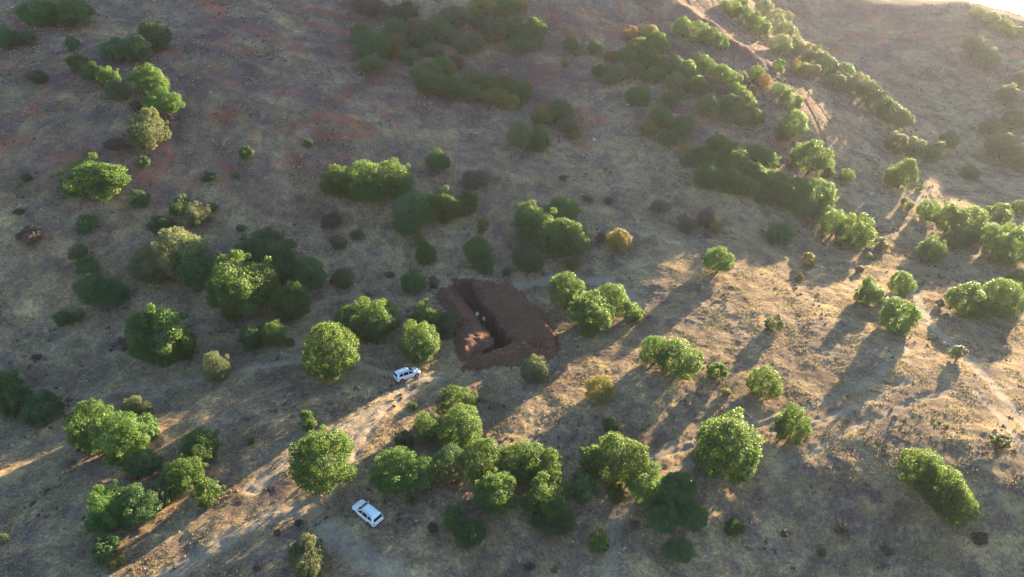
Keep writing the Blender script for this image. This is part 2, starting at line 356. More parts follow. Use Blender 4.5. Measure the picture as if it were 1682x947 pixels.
# ------------------------------------------------------------------ trees and shrubs
def leaf_material(name, dark, lite, trans, tfac=0.47):
    m, nt, b = newmat(name); L = nt.links
    tc = N(nt, "ShaderNodeTexCoord").outputs["Object"]; oi = N(nt, "ShaderNodeObjectInfo").outputs["Random"]
    ri = N(nt, "ShaderNodeNewGeometry").outputs["Random Per Island"]
    nz = noise(nt, tc, 2.6, 3, 0.6)
    mx = N(nt, "ShaderNodeMath", operation='MULTIPLY_ADD'); L.new(ri, mx.inputs[0]); mx.inputs[1].default_value = 0.45
    m2 = N(nt, "ShaderNodeMath", operation='MULTIPLY_ADD'); L.new(nz, m2.inputs[0]); m2.inputs[1].default_value = 0.8; m2.inputs[2].default_value = -0.25
    L.new(m2.outputs[0], mx.inputs[2])
    col = ramp(nt, mx.outputs[0], [(0.1, dark), (0.75, lite)])
    hs = N(nt, "ShaderNodeHueSaturation"); L.new(col, hs.inputs["Color"])
    mr = N(nt, "ShaderNodeMapRange"); L.new(oi, mr.inputs[0]); mr.inputs[3].default_value = 0.485; mr.inputs[4].default_value = 0.535; L.new(mr.outputs[0], hs.inputs["Hue"])
    fr = N(nt, "ShaderNodeMath", operation='FRACT'); mm = N(nt, "ShaderNodeMath", operation='MULTIPLY'); L.new(oi, mm.inputs[0]); mm.inputs[1].default_value = 7.31; L.new(mm.outputs[0], fr.inputs[0])
    mv = N(nt, "ShaderNodeMapRange"); L.new(fr.outputs[0], mv.inputs[0]); mv.inputs[3].default_value = 0.72; mv.inputs[4].default_value = 1.3; L.new(mv.outputs[0], hs.inputs["Value"])
    L.new(hs.outputs[0], b.inputs["Base Color"]); b.inputs["Roughness"].default_value = 0.45; b.inputs["Specular IOR Level"].default_value = 0.3
    tr = N(nt, "ShaderNodeBsdfTranslucent"); tcol = mix(nt, 0.65, hs.outputs[0], trans); L.new(tcol, tr.inputs["Color"])
    ms = N(nt, "ShaderNodeMixShader"); ms.inputs[0].default_value = tfac; L.new(b.outputs[0], ms.inputs[1]); L.new(tr.outputs[0], ms.inputs[2])
    L.new(ms.outputs[0], nt.nodes["Material Output"].inputs["Surface"]); return m
LM = {
    'g': leaf_material("oak_leaves", (0.022, 0.058, 0.022), (0.100, 0.182, 0.050), (0.33, 0.50, 0.09)),
    'd': leaf_material("dark_leaves", (0.030, 0.075, 0.032), (0.12, 0.20, 0.07), (0.20, 0.32, 0.08), 0.4),
    's': leaf_material("grey_green_leaves", (0.065, 0.085, 0.045), (0.19, 0.225, 0.10), (0.42, 0.46, 0.2), 0.45),
    'y': leaf_material("yellowing_leaves", (0.11, 0.10, 0.03), (0.30, 0.26, 0.07), (0.42, 0.34, 0.06), 0.4),
    'o': leaf_material("orange_leaves", (0.22, 0.12, 0.04), (0.42, 0.24, 0.07), (0.5, 0.27, 0.06), 0.4),
    'b': leaf_material("dry_brown_leaves", (0.07, 0.052, 0.042), (0.19, 0.14, 0.10), (0.16, 0.1, 0.07), 0.2),
    'p': leaf_material("dead_pinkish_twigs", (0.17, 0.11, 0.10), (0.34, 0.24, 0.20), (0.3, 0.2, 0.16), 0.2),
}
def bark_material():
    m, nt, b = newmat("bark"); tc = N(nt, "ShaderNodeTexCoord").outputs["Object"]
    c = ramp(nt, noise(nt, tc, 9, 5, 0.7), [(0.3, (0.05, 0.037, 0.028)), (0.7, (0.15, 0.115, 0.085))]); nt.links.new(c, b.inputs["Base Color"]); b.inputs["Roughness"].default_value = 0.95; return m
M_BARK = bark_material()

def quads(C, Nn, s, rng, asp=0.6):
    n = len(C); up = rng.normal(size=(n, 3)); t = np.cross(Nn, up); t /= np.linalg.norm(t, axis=1, keepdims=True) + 1e-9
    bt = np.cross(Nn, t); bt /= np.linalg.norm(bt, axis=1, keepdims=True) + 1e-9
    s = s[:, None]; fold = Nn*s*0.25
    V = np.stack([C - t*s, C + bt*s*asp + fold, C + t*s, C - bt*s*asp + fold], 1).reshape(-1, 3)
    return V, np.arange(4*n).reshape(n, 4)
def sph(n, rng):
    v = rng.normal(size=(n, 3)); return v/np.linalg.norm(v, axis=1, keepdims=True)
def crown_mesh(seed, nleaf, leaf, lobes, open_=0.0, spread=1.0, tall=False):
    """foliage within about the unit ball: many leaf faces on the shells of uneven boughs"""
    rng = np.random.default_rng(seed); LC, LR = [], []
    LC.append(np.array([0, 0, -0.05])); LR.append(0.78)
    k = 0
    while len(LC) < lobes:
        d = sph(1, rng)[0]; k += 1
        if d[2] < -0.8: continue
        r = rng.uniform(0.20, 0.40)*(1.0 if d[2] > -0.2 else 0.85)
        dist = (1.0 - r)*rng.uniform(0.86, 1.08)*spread
        c = d*dist; c[2] = c[2]*(1.12 if tall else 1.0)
        if any(np.linalg.norm(c - a) < 0.42*min(r, b) for a, b in zip(LC[1:], LR[1:])) and k < 900: continue
        LC.append(c); LR.append(r)
    for _ in range(int(5 + 5*spread)):                    # small sprigs that break the outline
        d = sph(1, rng)[0]
        if d[2] < -0.35: continue
        LC.append(d*rng.uniform(0.86, 1.04)); LR.append(rng.uniform(0.07, 0.15))
    LC = np.array(LC); LR = np.array(LR); wgt = LR**2; wgt[0] *= 0.5; cnt = (nleaf*wgt/wgt.sum()).astype(int)
    Cs, Ns = [], []
    for c, r, n in zip(LC, LR, cnt):
        d = sph(n, rng); rr = r*(1 - 0.45*rng.random(n)**2)*rng.uniform(0.86, 1.1, n)
        # sub-tufts in every bough
        tuft = sph(14, rng); nearest = (d@tuft.T).max(1); rr *= 0.80 + 0.24*sstep(0.75, 0.99, nearest)
        p = c + d*rr[:, None]
        q = p - LC[None, 0]; deep = np.zeros(n, bool)
        for c2, r2 in zip(LC, LR): deep |= (np.linalg.norm(p - c2, axis=1) < r2*0.62)
        hole = pnoise(p[:, 0]*3 + seed, p[:, 1]*3 + p[:, 2]*2.2, seed % 50) < -0.6 + open_
        ok = ~deep & ~(hole & (rng.random(n) < 0.75))
        p = p[ok]; nn = d[ok] + rng.normal(size=(len(p), 3))*0.75 + np.array([0, 0, 0.25]); nn /= np.linalg.norm(nn, axis=1, keepdims=True)
        Cs.append(p); Ns.append(nn)
    C = np.concatenate(Cs); Nn = np.concatenate(Ns)
    C[:, 2] = np.maximum(C[:, 2], -0.98)
    V, F = quads(C, Nn, leaf*rng.uniform(0.6, 1.35, len(C)), rng)
    # twigs and inner boughs so that gaps show wood
    return mesh_np("crown", V, F)
def twig_mesh(seed, n=420):
    rng = np.random.default_rng(seed); V = []; F = []
    for i in range(n):
        d = sph(1, rng)[0]; d[2] = abs(d[2])*0.9 + 0.1; d /= np.linalg.norm(d); a = d*rng.uniform(0, 0.45) + np.array([0, 0, -0.9]); b = a + (d + rng.normal(size=3)*0.25)*rng.uniform(0.5, 1.15)*np.array([.85, .85, 1.5])
        s = np.cross(b - a, rng.normal(size=3)); s = s/np.linalg.norm(s)*0.022; k = len(V)
        V += [a - s, a + s, b + s*0.3, b - s*0.3]; F.append((k, k+1, k+2, k+3))
    return mesh_np("crown", np.array(V), np.array(F))
def tube(pts, rad, sides=7):
    V = []; F = []; pts = [Vector(p) for p in pts]
    for i, p in enumerate(pts):
        t = (pts[min(i+1, len(pts)-1)] - pts[max(i-1, 0)]).normalized(); u = t.orthogonal().normalized(); v = t.cross(u)
        for k in range(sides):
            a = 2*math.pi*k/sides; V.append(p + (u*math.cos(a) + v*math.sin(a))*rad[i])
    for i in range(len(pts)-1):
        for k in range(sides): F.append((i*sides+k, i*sides+(k+1) % sides, (i+1)*sides+(k+1) % sides, (i+1)*sides+k))
    return V, F
def trunk_mesh(seed):
    """unit trunk: base at 0, crown centre at z=1"""
    rng = random.Random(seed); V = []; F = []
    def add(p, r):
        v, f = tube(p, r); k = len(V); V.extend(v); F.extend([tuple(i+k for i in q) for q in f])
    lx, ly = rng.uniform(-.08, .08), rng.uniform(-.08, .08)
    add([(0, 0, -0.25), (0, 0, 0.02), (lx, ly, .35), (lx*1.6, ly*1.6, .75), (lx, ly, 1.15)], [.13, .10, .075, .055, .03])
    for k in range(5):
        a = k*1.26 + rng.uniform(-.3, .3); h = rng.uniform(.2, .5); l = rng.uniform(.45, .75)
        add([(lx*h*2, ly*h*2, h), (math.cos(a)*l*.45, math.sin(a)*l*.45, h+.25), (math.cos(a)*l, math.sin(a)*l, h+.55)], [.05, .035, .012])
    return mesh_np("trunk", np.array([tuple(v) for v in V]), np.array(F), True)
TRUNKS = [trunk_mesh(s) for s in (1, 2, 3)]
for t_ in TRUNKS: t_.materials.append(M_BARK)
BIG = [(11, .046, 34, 0.0, 1.0, False), (12, .046, 28, .04, 1.03, False), (13, .044, 40, .0, .98, True), (14, .048, 24, .08, 1.06, False), (15, .046, 36, .02, 1.0, False), (16, .045, 28, .10, 1.08, True), (17, .044, 44, .0, .98, False), (18, .046, 30, .05, 1.04, True), (19, .046, 22, .12, 1.10, False)]
SMALL = [(21, .085, 15, 0.05, 1.0, False), (22, .09, 12, .12, 1.06, False), (23, .085, 17, .0, 1.0, True), (24, .09, 10, .14, 1.1, False), (25, .085, 14, .06, 1.02, True)]
CROWN = {}
def crown(kind, big, k):
    key = (kind, big, k)
    if key not in CROWN:
        src = ('shape', big, k)
        if src not in CROWN:
            if big == 2: CROWN[src] = twig_mesh(60 + k)
            else:
                s = (BIG if big else SMALL)[k]; CROWN[src] = crown_mesh(s[0], 34000 if big else 8000, s[1]*(.64 if big else .68), *s[2:])
        me = CROWN[src].copy(); me.materials.clear(); me.materials.append(LM[kind]); CROWN[key] = me
    return CROWN[key]
_ti = 0
GROUPS = {}
def plant(cx, cy, wpx, hpx, kind, label, cat=None, name=None, group=None, lift=0.0):
    """a tree or bush whose crown fills the given width and height (photo pixels) around (cx, cy)"""
    global _ti
    if 640 < cy < 880 and 690 < cx < 1150 and wpx > 40: wpx, hpx = wpx*1.10, hpx*1.08     # the joined crowns of the middle overlap
    _ti += 1; rng = random.Random(_ti*13 + 5); hh = 1.5
    for _ in range(6):
        r = hit(cx, cy, hh*0.93 + lift)
        if r is None: print("no hit", cx, cy); return
        p, t, d = r; zc = t*math.sqrt(1/(1))*abs(d[1]*CP - d[2]*SP)
        rx = wpx/2*zc/FPX; rv = hpx/2*zc/FPX; a = math.atan2(-d[2], math.hypot(d[0], d[1]))
        q = rv*rv - (rx*0.92*math.sin(a))**2; q = math.sqrt(max(q, 0))/math.cos(a); hh = min(max(q, 0.5*rx), 1.1*rx)
    ry = rx*min(1.25, max(0.85, rv/ max(rx, .01)*1.0))
    z = float(terrain(p[0], p[1]) + detail(p[0], p[1]))
    small = rx < 1.7
    if name is None:
        name = {'g': 'oak_tree', 'd': 'evergreen_tree', 's': 'grey_green_bush', 'y': 'yellowing_bush', 'o': 'orange_bush', 'b': 'brown_bush', 'p': 'dead_bush', 't': 'dead_bush'}[kind]
        if small and kind == 'g': name = 'green_bush'
        if small and kind == 'd': name = 'dark_bush'
    if cat is None: cat = 'tree' if name.endswith('tree') else 'bush'
    root = empty(name, (p[0], p[1], z - 0.05), rng.uniform(-0.6, 0.6) if abs(ry/rx - 1) > .12 else rng.uniform(0, 6.28))
    tag(root, label, cat, group)
    if kind == 't': me = crown('p', 2, rng.randrange(2))
    elif kind == 'p': me = crown('p', 2, rng.randrange(2))
    else: me = crown(kind, 0 if small else 1, rng.randrange(len(SMALL) if small else len(BIG)))
    c = link("crown", me, None, root); c.location = (0, 0, hh*0.90 + lift); c.scale = (rx*1.07, ry*1.07, hh*1.05)
    tk = link("trunk", TRUNKS[_ti % 3], None, root); s = min(rx, 3.2)
    tk.scale = (s*.9, s*.9, hh*0.93 + lift); 
    return root

# one row per tree or bush: x, y, width, height in the photo, kind, label
TREES = [
# --- foreground, left
(9, 622, 40, 56, 'g', "sunlit green tree cut by the left edge of the photo beside a dark tree"),
(26, 655, 52, 50, 'd', "shaded low tree between the left edge tree and the dark round one"),
(66, 668, 64, 56, 'd', "dark round tree with a shaded crown near the left edge, right of its sunlit neighbour"),
(148, 702, 78, 84, 'g', "leafy tree forming the left end of the wide sunlit clump at lower left"),
(198, 722, 92, 84, 'g', "broad tree in the middle of the wide sunlit clump at lower left"),
(226, 674, 50, 42, 's', "pale tree top peeking out behind the wide sunlit clump at lower left"),
(238, 704, 44, 62, 'g', "narrow tree at the right end of the wide sunlit clump at lower left"),
(236, 764, 66, 44, 'd', "deeply shaded bush in the hollow below the wide clump at lower left"),
(328, 735, 58, 80, 'g', "tall upright tree with a ragged sunlit top right of the lower left clump"),
(302, 776, 66, 62, 'g', "middle tree of the upright ragged trio at lower left"),
(341, 806, 44, 72, 'g', "lower right tree of the upright ragged trio, foot in a sunlit strip"),
(178, 832, 74, 78, 'g', "dark leafy tree with a few lit sprays at the left of the lowest left clump"),
(226, 830, 62, 80, 'd', "shaded tree in the middle of the lowest left clump"),
(262, 806, 46, 72, 's', "open airy tree with lit leaf sprays at the right of the lowest left clump"),
(172, 898, 42, 44, 'd', "small dark bush below the lowest left clump"),
(191, 918, 36, 18, 'y', "small bright yellow green bush at the foot of the dark bush by the bottom edge"),
(4, 886, 16, 50, 's', "thin grey green bush cut by the left edge near the bottom corner"),
(412, 723, 13, 12, 'g', "tiny bright sprout alone in the shade left of the round tree"),
(507, 688, 32, 40, 'g', "small lone tree just above the round tree on the pale track"),
(531, 760, 108, 104, 'g', "large round dense tree standing alone left of the pale track"),
(678, 660, 14, 20, 'g', "tiny green sapling on the sunlit ground below the upper car"),
(505, 918, 64, 72, 's', "pale green upright tree cut by the bottom edge below the round tree"),
# --- central foreground clump
(664, 716, 36, 30, 'd', "low shaded bush at the upper left of the central clump"),
(700, 700, 42, 56, 'g', "small bright tree on the left shoulder of the central clump"),
(752, 657, 68, 52, 'g', "topmost tree of the central clump below the earth heaps"),
(757, 702, 74, 68, 'g', "round tree just under the topmost one in the central clump"),
(660, 776, 104, 80, 'g', "wide spreading tree with bright sprays above the lower car"),
(677, 826, 12, 22, 'g', "tiny sprig below the wide spreading tree"),
(738, 760, 56, 56, 'd', "dark shaded tree between the wide spreading tree and the big central trees"),
(792, 757, 64, 84, 'g', "tall tree at the left of the big central trees"),
(815, 812, 64, 66, 'g', "lower left tree among the big central trees"),
(858, 758, 84, 70, 'g', "broad tree at the top middle of the big central trees"),
(900, 770, 52, 60, 'g', "round tree at the upper right of the big central trees"),
(899, 812, 78, 70, 'g', "large bright lobed tree at the front of the big central trees"),
(908, 852, 66, 46, 'd', "dark low tree under the bright lobed one at the front of the centre"),
(958, 800, 42, 66, 'd', "grey green shaded tree in the gap between the two central groups"),
(748, 850, 36, 50, 'g', "upper left tree of the small pair right of the lower car"),
(771, 876, 48, 48, 'd', "lower darker tree of the small pair right of the lower car"),
(711, 868, 18, 18, 'b', "small brown bush left of the small pair near the lower car"),
(1003, 700, 30, 36, 'd', "small dark bush just above the group right of the centre"),
(1018, 756, 82, 82, 'g', "largest tree of the group right of the centre, sunlit on top"),
(972, 758, 42, 54, 'g', "small pale tree on the left of the group right of the centre"),
(1010, 812, 30, 40, 'g', "slim bush under the largest tree right of the centre"),
(1066, 802, 62, 70, 'g', "bright tree in front, left half of the pair by the branching ruts"),
(1112, 812, 60, 70, 'd', "dark tree in front, right half of the pair by the branching ruts"),
(1090, 850, 50, 46, 'd', "low shaded bush under the pair by the branching ruts"),
(1135, 850, 46, 46, 'd', "dim ragged bush right of and below the pair by the branching ruts"),
(985, 885, 34, 46, 'g', "small tree alone near the bottom edge left of the ruts"),
(1115, 906, 56, 38, 'd', "low spreading dark bush near the bottom edge"),
(1205, 868, 34, 30, 'g', "small bright bush in the shade between the big round tree and the bottom edge"),
(1195, 735, 112, 120, 'g', "biggest round dense tree right of centre with a smooth crown"),
(1303, 695, 56, 62, 'g', "medium round tree right of the biggest round tree at the end of a rut"),
(1512, 772, 72, 70, 'g', "upper left tree of the long oval clump at lower right"),
(1545, 802, 76, 72, 'g', "middle tree of the long oval clump at lower right"),
(1568, 830, 62, 66, 'g', "lower right tree of the long oval clump at lower right"),
(1385, 860, 40, 28, 'p', "pinkish grey dead bush alone in the shade at lower right"),
(1609, 884, 26, 22, 'b', "small dark purple brown bush near the bottom right corner"),
# --- middle band, left to right
(48, 388, 30, 38, 'b', "round rusty brown bush near the left edge"),
(30, 344, 20, 11, 'd', "flat dark green patch of bush near the left edge above the brown bush"),
(140, 366, 30, 44, 'd', "slim dark bush right of the round brown bush"),
(125, 413, 30, 30, 's', "dim grey green bush below the slim dark one at left"),
(146, 438, 40, 36, 'd', "small upper tree of the dark trio at left"),
(152, 474, 52, 52, 'd', "left tree of the dark trio at left"),
(185, 482, 46, 54, 'd', "right tree of the dark trio at left"),
(103, 519, 28, 36, 'd', "small dark bush below the dark trio at left"),
(127, 517, 22, 22, 's', "tiny grey green bush touching the small one below the dark trio"),
(205, 562, 20, 28, 'b', "faint brownish bush left of the sunlit round tree"),
(266, 552, 98, 104, 'g', "round lone tree with a sunlit crown in the left middle"),
(355, 599, 48, 50, 's', "small pale grey green tree right of the lone sunlit crown"),
(230, 325, 30, 36, 'd', "small dark bush above the big grey tree at left"),
(295, 335, 32, 40, 'd', "left one of three dim bushes above the big grey tree"),
(325, 352, 38, 40, 's', "middle one of three dim bushes above the big grey tree"),
(348, 338, 18, 32, 'd', "slim right one of three dim bushes above the big grey tree"),
(266, 371, 42, 28, 'd', "flat shaded bush just behind the big grey tree"),
(247, 436, 60, 66, 's', "left tree of the big grey green group with a shaded side"),
(296, 414, 92, 82, 's', "big grey green tree with a pale sunlit top at left"),
(322, 444, 64, 62, 'd', "right shaded tree of the big grey green group"),
(436, 408, 108, 72, 'd', "wide dark tree behind the bright one left of centre"),
(400, 470, 100, 112, 'g', "tall tree with bright yellow green sprays left of centre"),
(478, 494, 66, 66, 'g', "medium tree with pale sprays touching the tall bright one"),
(508, 448, 58, 56, 'd', "dark bush to the right of the wide dark tree left of centre"),
(460, 438, 60, 56, 'd', "shaded crown between the tall bright tree and the wide dark one"),
(412, 553, 40, 50, 'd', "dim tree below the tall bright tree, left of two"),
(450, 547, 42, 46, 'g', "dim tree below the tall bright tree, right of two with a lit side"),
(475, 562, 18, 16, 'g', "tiny lit bush at the start of the sunlit strip"),
(543, 361, 38, 28, 'b', "dry dark brown bush on the slope below the long hedge of crowns"),
(555, 397, 28, 26, 'b', "small dry brown bush under the larger brown one on the slope"),
(586, 382, 22, 20, 'd', "tiny dim bush between the brown bushes and the crowned hedge"),
(565, 458, 38, 38, 's', "thin straggly bush with an orange tip above the oval clump"),
(680, 461, 42, 42, 'g', "small pale round tree left of the trench top"),
(713, 463, 20, 38, 'b', "thin brown bush between the pale round tree and the trench"),
(688, 392, 20, 36, 'y', "slim yellow bush standing over a small green one above the trench"),
(700, 414, 34, 36, 'g', "small green bush at the foot of the slim yellow one"),
(573, 520, 54, 54, 'g', "left tree of the oval clump above the upper car"),
(612, 520, 84, 72, 'g', "large right tree of the oval clump above the upper car"),
(542, 578, 96, 96, 'g', "large conical dense tree left of the upper car"),
(696, 519, 60, 58, 'g', "lobed tree beside the left earth bank"),
(687, 557, 64, 72, 'g', "round bright tree right behind the upper car"),
(734, 530, 36, 54, 'd', "dark shaded bush pressed against the left earth bank"),
(878, 606, 48, 48, 's', "grey brown bush in front of the earth heap"),
(890, 622, 16, 20, 'y', "small straw coloured bush at the foot of the grey brown one by the heap"),
(555, 300, 54, 56, 'g', "left end tree of the long hedge of crowns with sunlit tops"),
(600, 296, 84, 76, 'g', "tallest tree of the long hedge of crowns, bright along the top"),
(648, 292, 62, 66, 'g', "third tree from the left in the long hedge of crowns"),
(682, 343, 74, 62, 'd', "darker tree where the long hedge of crowns steps down"),
(665, 372, 44, 34, 'd', "low shaded bush under the step of the long hedge of crowns"),
(728, 338, 66, 58, 'g', "tree with sunlit sprays in the right half of the long hedge of crowns"),
(764, 334, 40, 56, 'g', "right end tree of the long hedge of crowns"),
(720, 269, 40, 40, 'd', "single round dark bush above the right part of the long hedge"),
(781, 296, 50, 32, 'b', "dull brownish bush above the right end of the long hedge"),
(793, 373, 20, 24, 'y', "small straw yellow bush above the tree at the trench head"),
(783, 411, 50, 46, 'g', "upper half of the two trees at the head of the trench"),
(795, 434, 38, 36, 'd', "lower darker one of the two trees at the head of the trench"),
(832, 448, 16, 14, 'd', "tiny dark bush at the head of the trench"),
(872, 362, 62, 70, 'g', "left tree of the big green mound above the trench"),
(925, 346, 54, 54, 'g', "top right tree of the big green mound above the trench"),
(902, 382, 86, 72, 'g', "middle tree of the big green mound above the trench"),
(938, 392, 60, 58, 'g', "right hand tree of the big green mound above the trench"),
(868, 420, 50, 52, 'd', "dark round bush at the lower left of the big green mound"),
(987, 394, 16, 24, 'b', "thin brown bush left of the golden bush"),
(1016, 398, 42, 40, 'y', "round golden yellow bush right of the big green mound"),
(940, 432, 26, 16, 'y', "flat yellowish bush below the big green mound"),
(930, 480, 60, 66, 'g', "left tree of the heart shaped clump right of the earth heap"),
(970, 512, 84, 74, 'g', "lower middle tree of the heart shaped clump right of the earth heap"),
(1004, 492, 60, 58, 'g', "upper right tree of the heart shaped clump right of the earth heap"),
(1040, 507, 34, 36, 'g', "small outlying tree at the right tip of the heart shaped clump"),
(1180, 428, 48, 46, 'g', "lone round tree casting a long shadow across the bright grass"),
(1076, 578, 50, 54, 'g', "left tree of the wide pair on the sunlit grass below the long shadow"),
(1116, 590, 76, 68, 'g', "right tree of the wide pair on the sunlit grass below the long shadow"),
(1178, 610, 36, 30, 'g', "small round bush next to the wide pair on the grass"),
(1193, 640, 18, 14, 'y', "tiny yellow bush below the small round bush on the grass"),
(1256, 624, 52, 64, 'g', "single oval tree between the wide pair and the ruts"),
(985, 642, 42, 44, 'y', "round yellow green bush in the middle of the sunlit grass"),
(1085, 340, 34, 22, 'b', "small dark brown bush high on the grey slope, left of four"),
(1128, 364, 34, 32, 'b', "dark bare bush on the grey slope beside a low brown thicket"),
(1160, 358, 30, 34, 'b', "upright brown bush on the grey slope just left of a yellow green one"),
(1178, 372, 24, 26, 'y', "small yellow green bush at the end of the brown bushes on the slope"),
(1163, 383, 20, 16, 'p', "small pinkish dead bush at the end of the brown bushes on the slope"),
(1272, 530, 28, 30, 's', "small olive bush on the bright grass left of the pair on the knoll"),
(1282, 382, 50, 38, 'd', "single dark oval bush on the shaded slope above the bright grass"),
(1330, 425, 24, 30, 'y', "small dry bush on the bright grass below the dark oval bush"),
(1314, 452, 14, 14, 'y', "tiny dry bush next to the small dry bush on the bright grass"),
(1428, 417, 14, 14, 's', "tiny olive bush on the bright ground right of the two tree group"),
(1412, 440, 14, 14, 'b', "tiny dark bush casting a short shadow on bright ground"),
(1430, 478, 50, 48, 'g', "left tree of the trio on the bright knoll"),
(1481, 466, 46, 42, 'g', "upper right tree of the trio on the bright knoll"),
(1479, 515, 66, 60, 'g', "largest lower tree of the trio on the bright knoll"),
(1545, 498, 14, 14, 'b', "tiny dark bush at the bend of the pale ridge path"),
(1592, 492, 74, 60, 'g', "left tree of the right edge group below the ridge path"),
(1646, 488, 70, 68, 'g', "right tree of the right edge group below the ridge path"),
(1674, 462, 34, 54, 'g', "tree cut by the right edge above the ridge path group"),
(1642, 350, 46, 38, 'g', "small tree above the big right edge trees"),
(1676, 338, 24, 32, 'g', "upper small tree cut by the right edge"),
(1640, 392, 52, 58, 'g', "left tree of the big pair at the right edge"),
(1668, 410, 60, 72, 'g', "big tree of the pair cut by the right edge"),
(1530, 410, 42, 46, 'g', "lone round tree below the hazy clump at right"),
(1526, 344, 32, 34, 'g', "upper left tree of the hazy clump at right"),
(1558, 360, 50, 50, 'g', "left middle tree of the hazy clump at right"),
(1594, 364, 54, 56, 'g', "right middle tree of the hazy clump at right"),
(1576, 390, 50, 40, 'd', "lower shaded tree of the hazy clump at right"),
(1612, 372, 26, 34, 's', "slim tree at the right end of the hazy clump"),
(1490, 335, 20, 26, 's', "tiny faint tree left of the hazy clump at right"),
(1370, 366, 42, 50, 'g', "left tree of the pair at the lower end of the sunlit tree row"),
(1407, 380, 56, 58, 'g', "right tree of the pair at the lower end of the sunlit tree row"),
(1447, 398, 32, 20, 's', "low reddish green bush right of the pair at the end of the row"),
# --- upper left
(60, 22, 60, 46, 'g', "left tree of the thick clump in the top left corner"),
(118, 18, 74, 48, 'g', "right tree of the thick clump in the top left corner"),
(8, 58, 32, 40, 'd', "dark tree at the left edge below the top left clump"),
(40, 60, 40, 26, 's', "low grey bush beside the left edge tree near the top"),
(118, 70, 24, 24, 'd', "small round bush below the top left clump"),
(60, 125, 34, 24, 'd', "small flat bush in the open at upper left"),
(186, 82, 50, 36, 'd', "left end of the long dark thicket at upper left"),
(222, 78, 54, 44, 'd', "middle of the long dark thicket at upper left"),
(254, 60, 52, 50, 'd', "upper right end of the long dark thicket at upper left"),
(128, 103, 36, 32, 'g', "topmost tree of the slanting row at upper left"),
(152, 118, 40, 34, 'd', "second tree down the slanting row at upper left"),
(177, 126, 38, 36, 'g', "third tree down the slanting row at upper left"),
(191, 149, 34, 34, 's', "lowest tree of the slanting row at upper left"),
(245, 132, 64, 52, 'g', "round tree at the top of the chain of four at upper left"),
(267, 169, 60, 46, 'g', "brightest tree, second in the chain of four at upper left"),
(225, 171, 26, 20, 'b', "small dull bush left of the chain of four"),
(240, 212, 70, 66, 's', "grey green tree, third in the chain of four at upper left"),
(270, 198, 28, 24, 'b', "brownish bush on the right side of the grey green chain tree"),
(190, 236, 40, 20, 'b', "flat dark brown bush left of the chain of four"),
(236, 266, 20, 36, 'd', "slim small tree at the bottom of the chain of four"),
(150, 288, 102, 72, 'g', "large wide lone tree in the left part above the middle"),
(41, 285, 16, 26, 'd', "tiny sapling left of the large wide lone tree"),
(405, 251, 24, 24, 'd', "tiny bush alone on the reddish slope right of the chain"),
(385, 283, 16, 12, 'd', "tiny green tuft of a bush below the one on the reddish slope"),
(345, 286, 26, 12, 'd', "tiny flat bush on the slope left of the tiny tuft"),
(507, 232, 14, 22, 'd', "tiny sapling alone on the bare slope above the long hedge"),
# --- upper middle thickets
(608, 6, 60, 26, 'b', "brownish crown at the top edge, left of the upper thicket"),
(662, 14, 52, 30, 'd', "green crown at the top edge of the upper thicket"),
(592, 52, 36, 34, 'd', "leftmost tree of the upper thicket"),
(612, 72, 64, 50, 'd', "big dark tree at the left of the upper thicket"),
(640, 74, 44, 44, 'y', "olive tree with a bright tip in the upper thicket"),
(612, 102, 56, 30, 's', "grey tree at the lower left of the upper thicket"),
(792, 8, 50, 24, 'y', "olive crown at the top edge right of the upper thicket"),
(830, 14, 40, 26, 'g', "green crown at the top edge left of the brown slope"),
(852, 8, 34, 22, 'y', "yellow topped crown at the top edge above the rainbow coloured slope"),
(857, 147, 36, 42, 'g', "bright topped tree at the right end of the lower thicket"),
(855, 222, 42, 46, 's', "left tree of the pair below the two thickets"),
(884, 224, 40, 50, 'g', "right tree of the pair below the two thickets"),
(891, 187, 42, 32, 'y', "olive orange bush above the pair below the thickets"),
(921, 180, 38, 32, 'd', "dark bush right of the olive orange one"),
(931, 205, 38, 24, 's', "low grey green bush below the dark one right of the thickets"),
(945, 218, 20, 16, 'y', "tiny olive bush at the lower right of the thickets"),
(938, 76, 24, 26, 'g', "small bright tree at the left of the chain climbing to the spur"),
(947, 88, 14, 12, 'y', "tiny pale bush under the small bright tree"),
(977, 78, 24, 24, 'g', "second small bright tree in the chain climbing to the spur"),
(1005, 90, 28, 20, 'y', "small yellowish tree in the chain climbing to the spur"),
(928, 104, 14, 14, 'y', "tiny pale bush on the slope left of the chain"),
(985, 116, 28, 22, 'g', "small bright tree on the slope below the chain"),
(1036, 54, 26, 24, 'o', "round orange bush near the top of the spur"),
(1068, 52, 30, 26, 'y', "yellow green tree right of the orange bush near the spur top"),
(1126, 246, 22, 22, 'o', "small orange bush at the head of the sunlit tree row"),
(1066, 217, 28, 28, 'y', "pale yellow bush left of the two small dark trees"),
(1049, 158, 44, 36, 'g', "bright tree under the upper crescent of trees"),
(1100, 163, 38, 28, 'g', "faint green tree right of the bright one under the crescent"),
(1085, 192, 42, 38, 'g', "tree with a bright right side above the pale yellow bush"),
(1122, 208, 38, 34, 'd', "dark tree right of the one with the bright side"),
(1097, 228, 36, 28, 'g', "small tree left of the small orange bush"),
(1128, 264, 20, 22, 'd', "dark bush under the small orange bush"),
# spur top hedge
(1122, 44, 36, 32, 'g', "left tree of the short hedge just below the bright spur"),
(1147, 52, 42, 36, 'g', "middle tree of the short hedge just below the bright spur"),
(1168, 60, 30, 30, 'g', "third tree of the short hedge just below the bright spur"),
(1186, 68, 24, 26, 'g', "right end tree of the short hedge just below the bright spur"),
(1130, 98, 12, 14, 'p', "tiny pinkish bush at the top of the crescent"),
# right chain
(1243, 117, 22, 24, 'g', "upper left tree of the chain on the flank of the spur"),
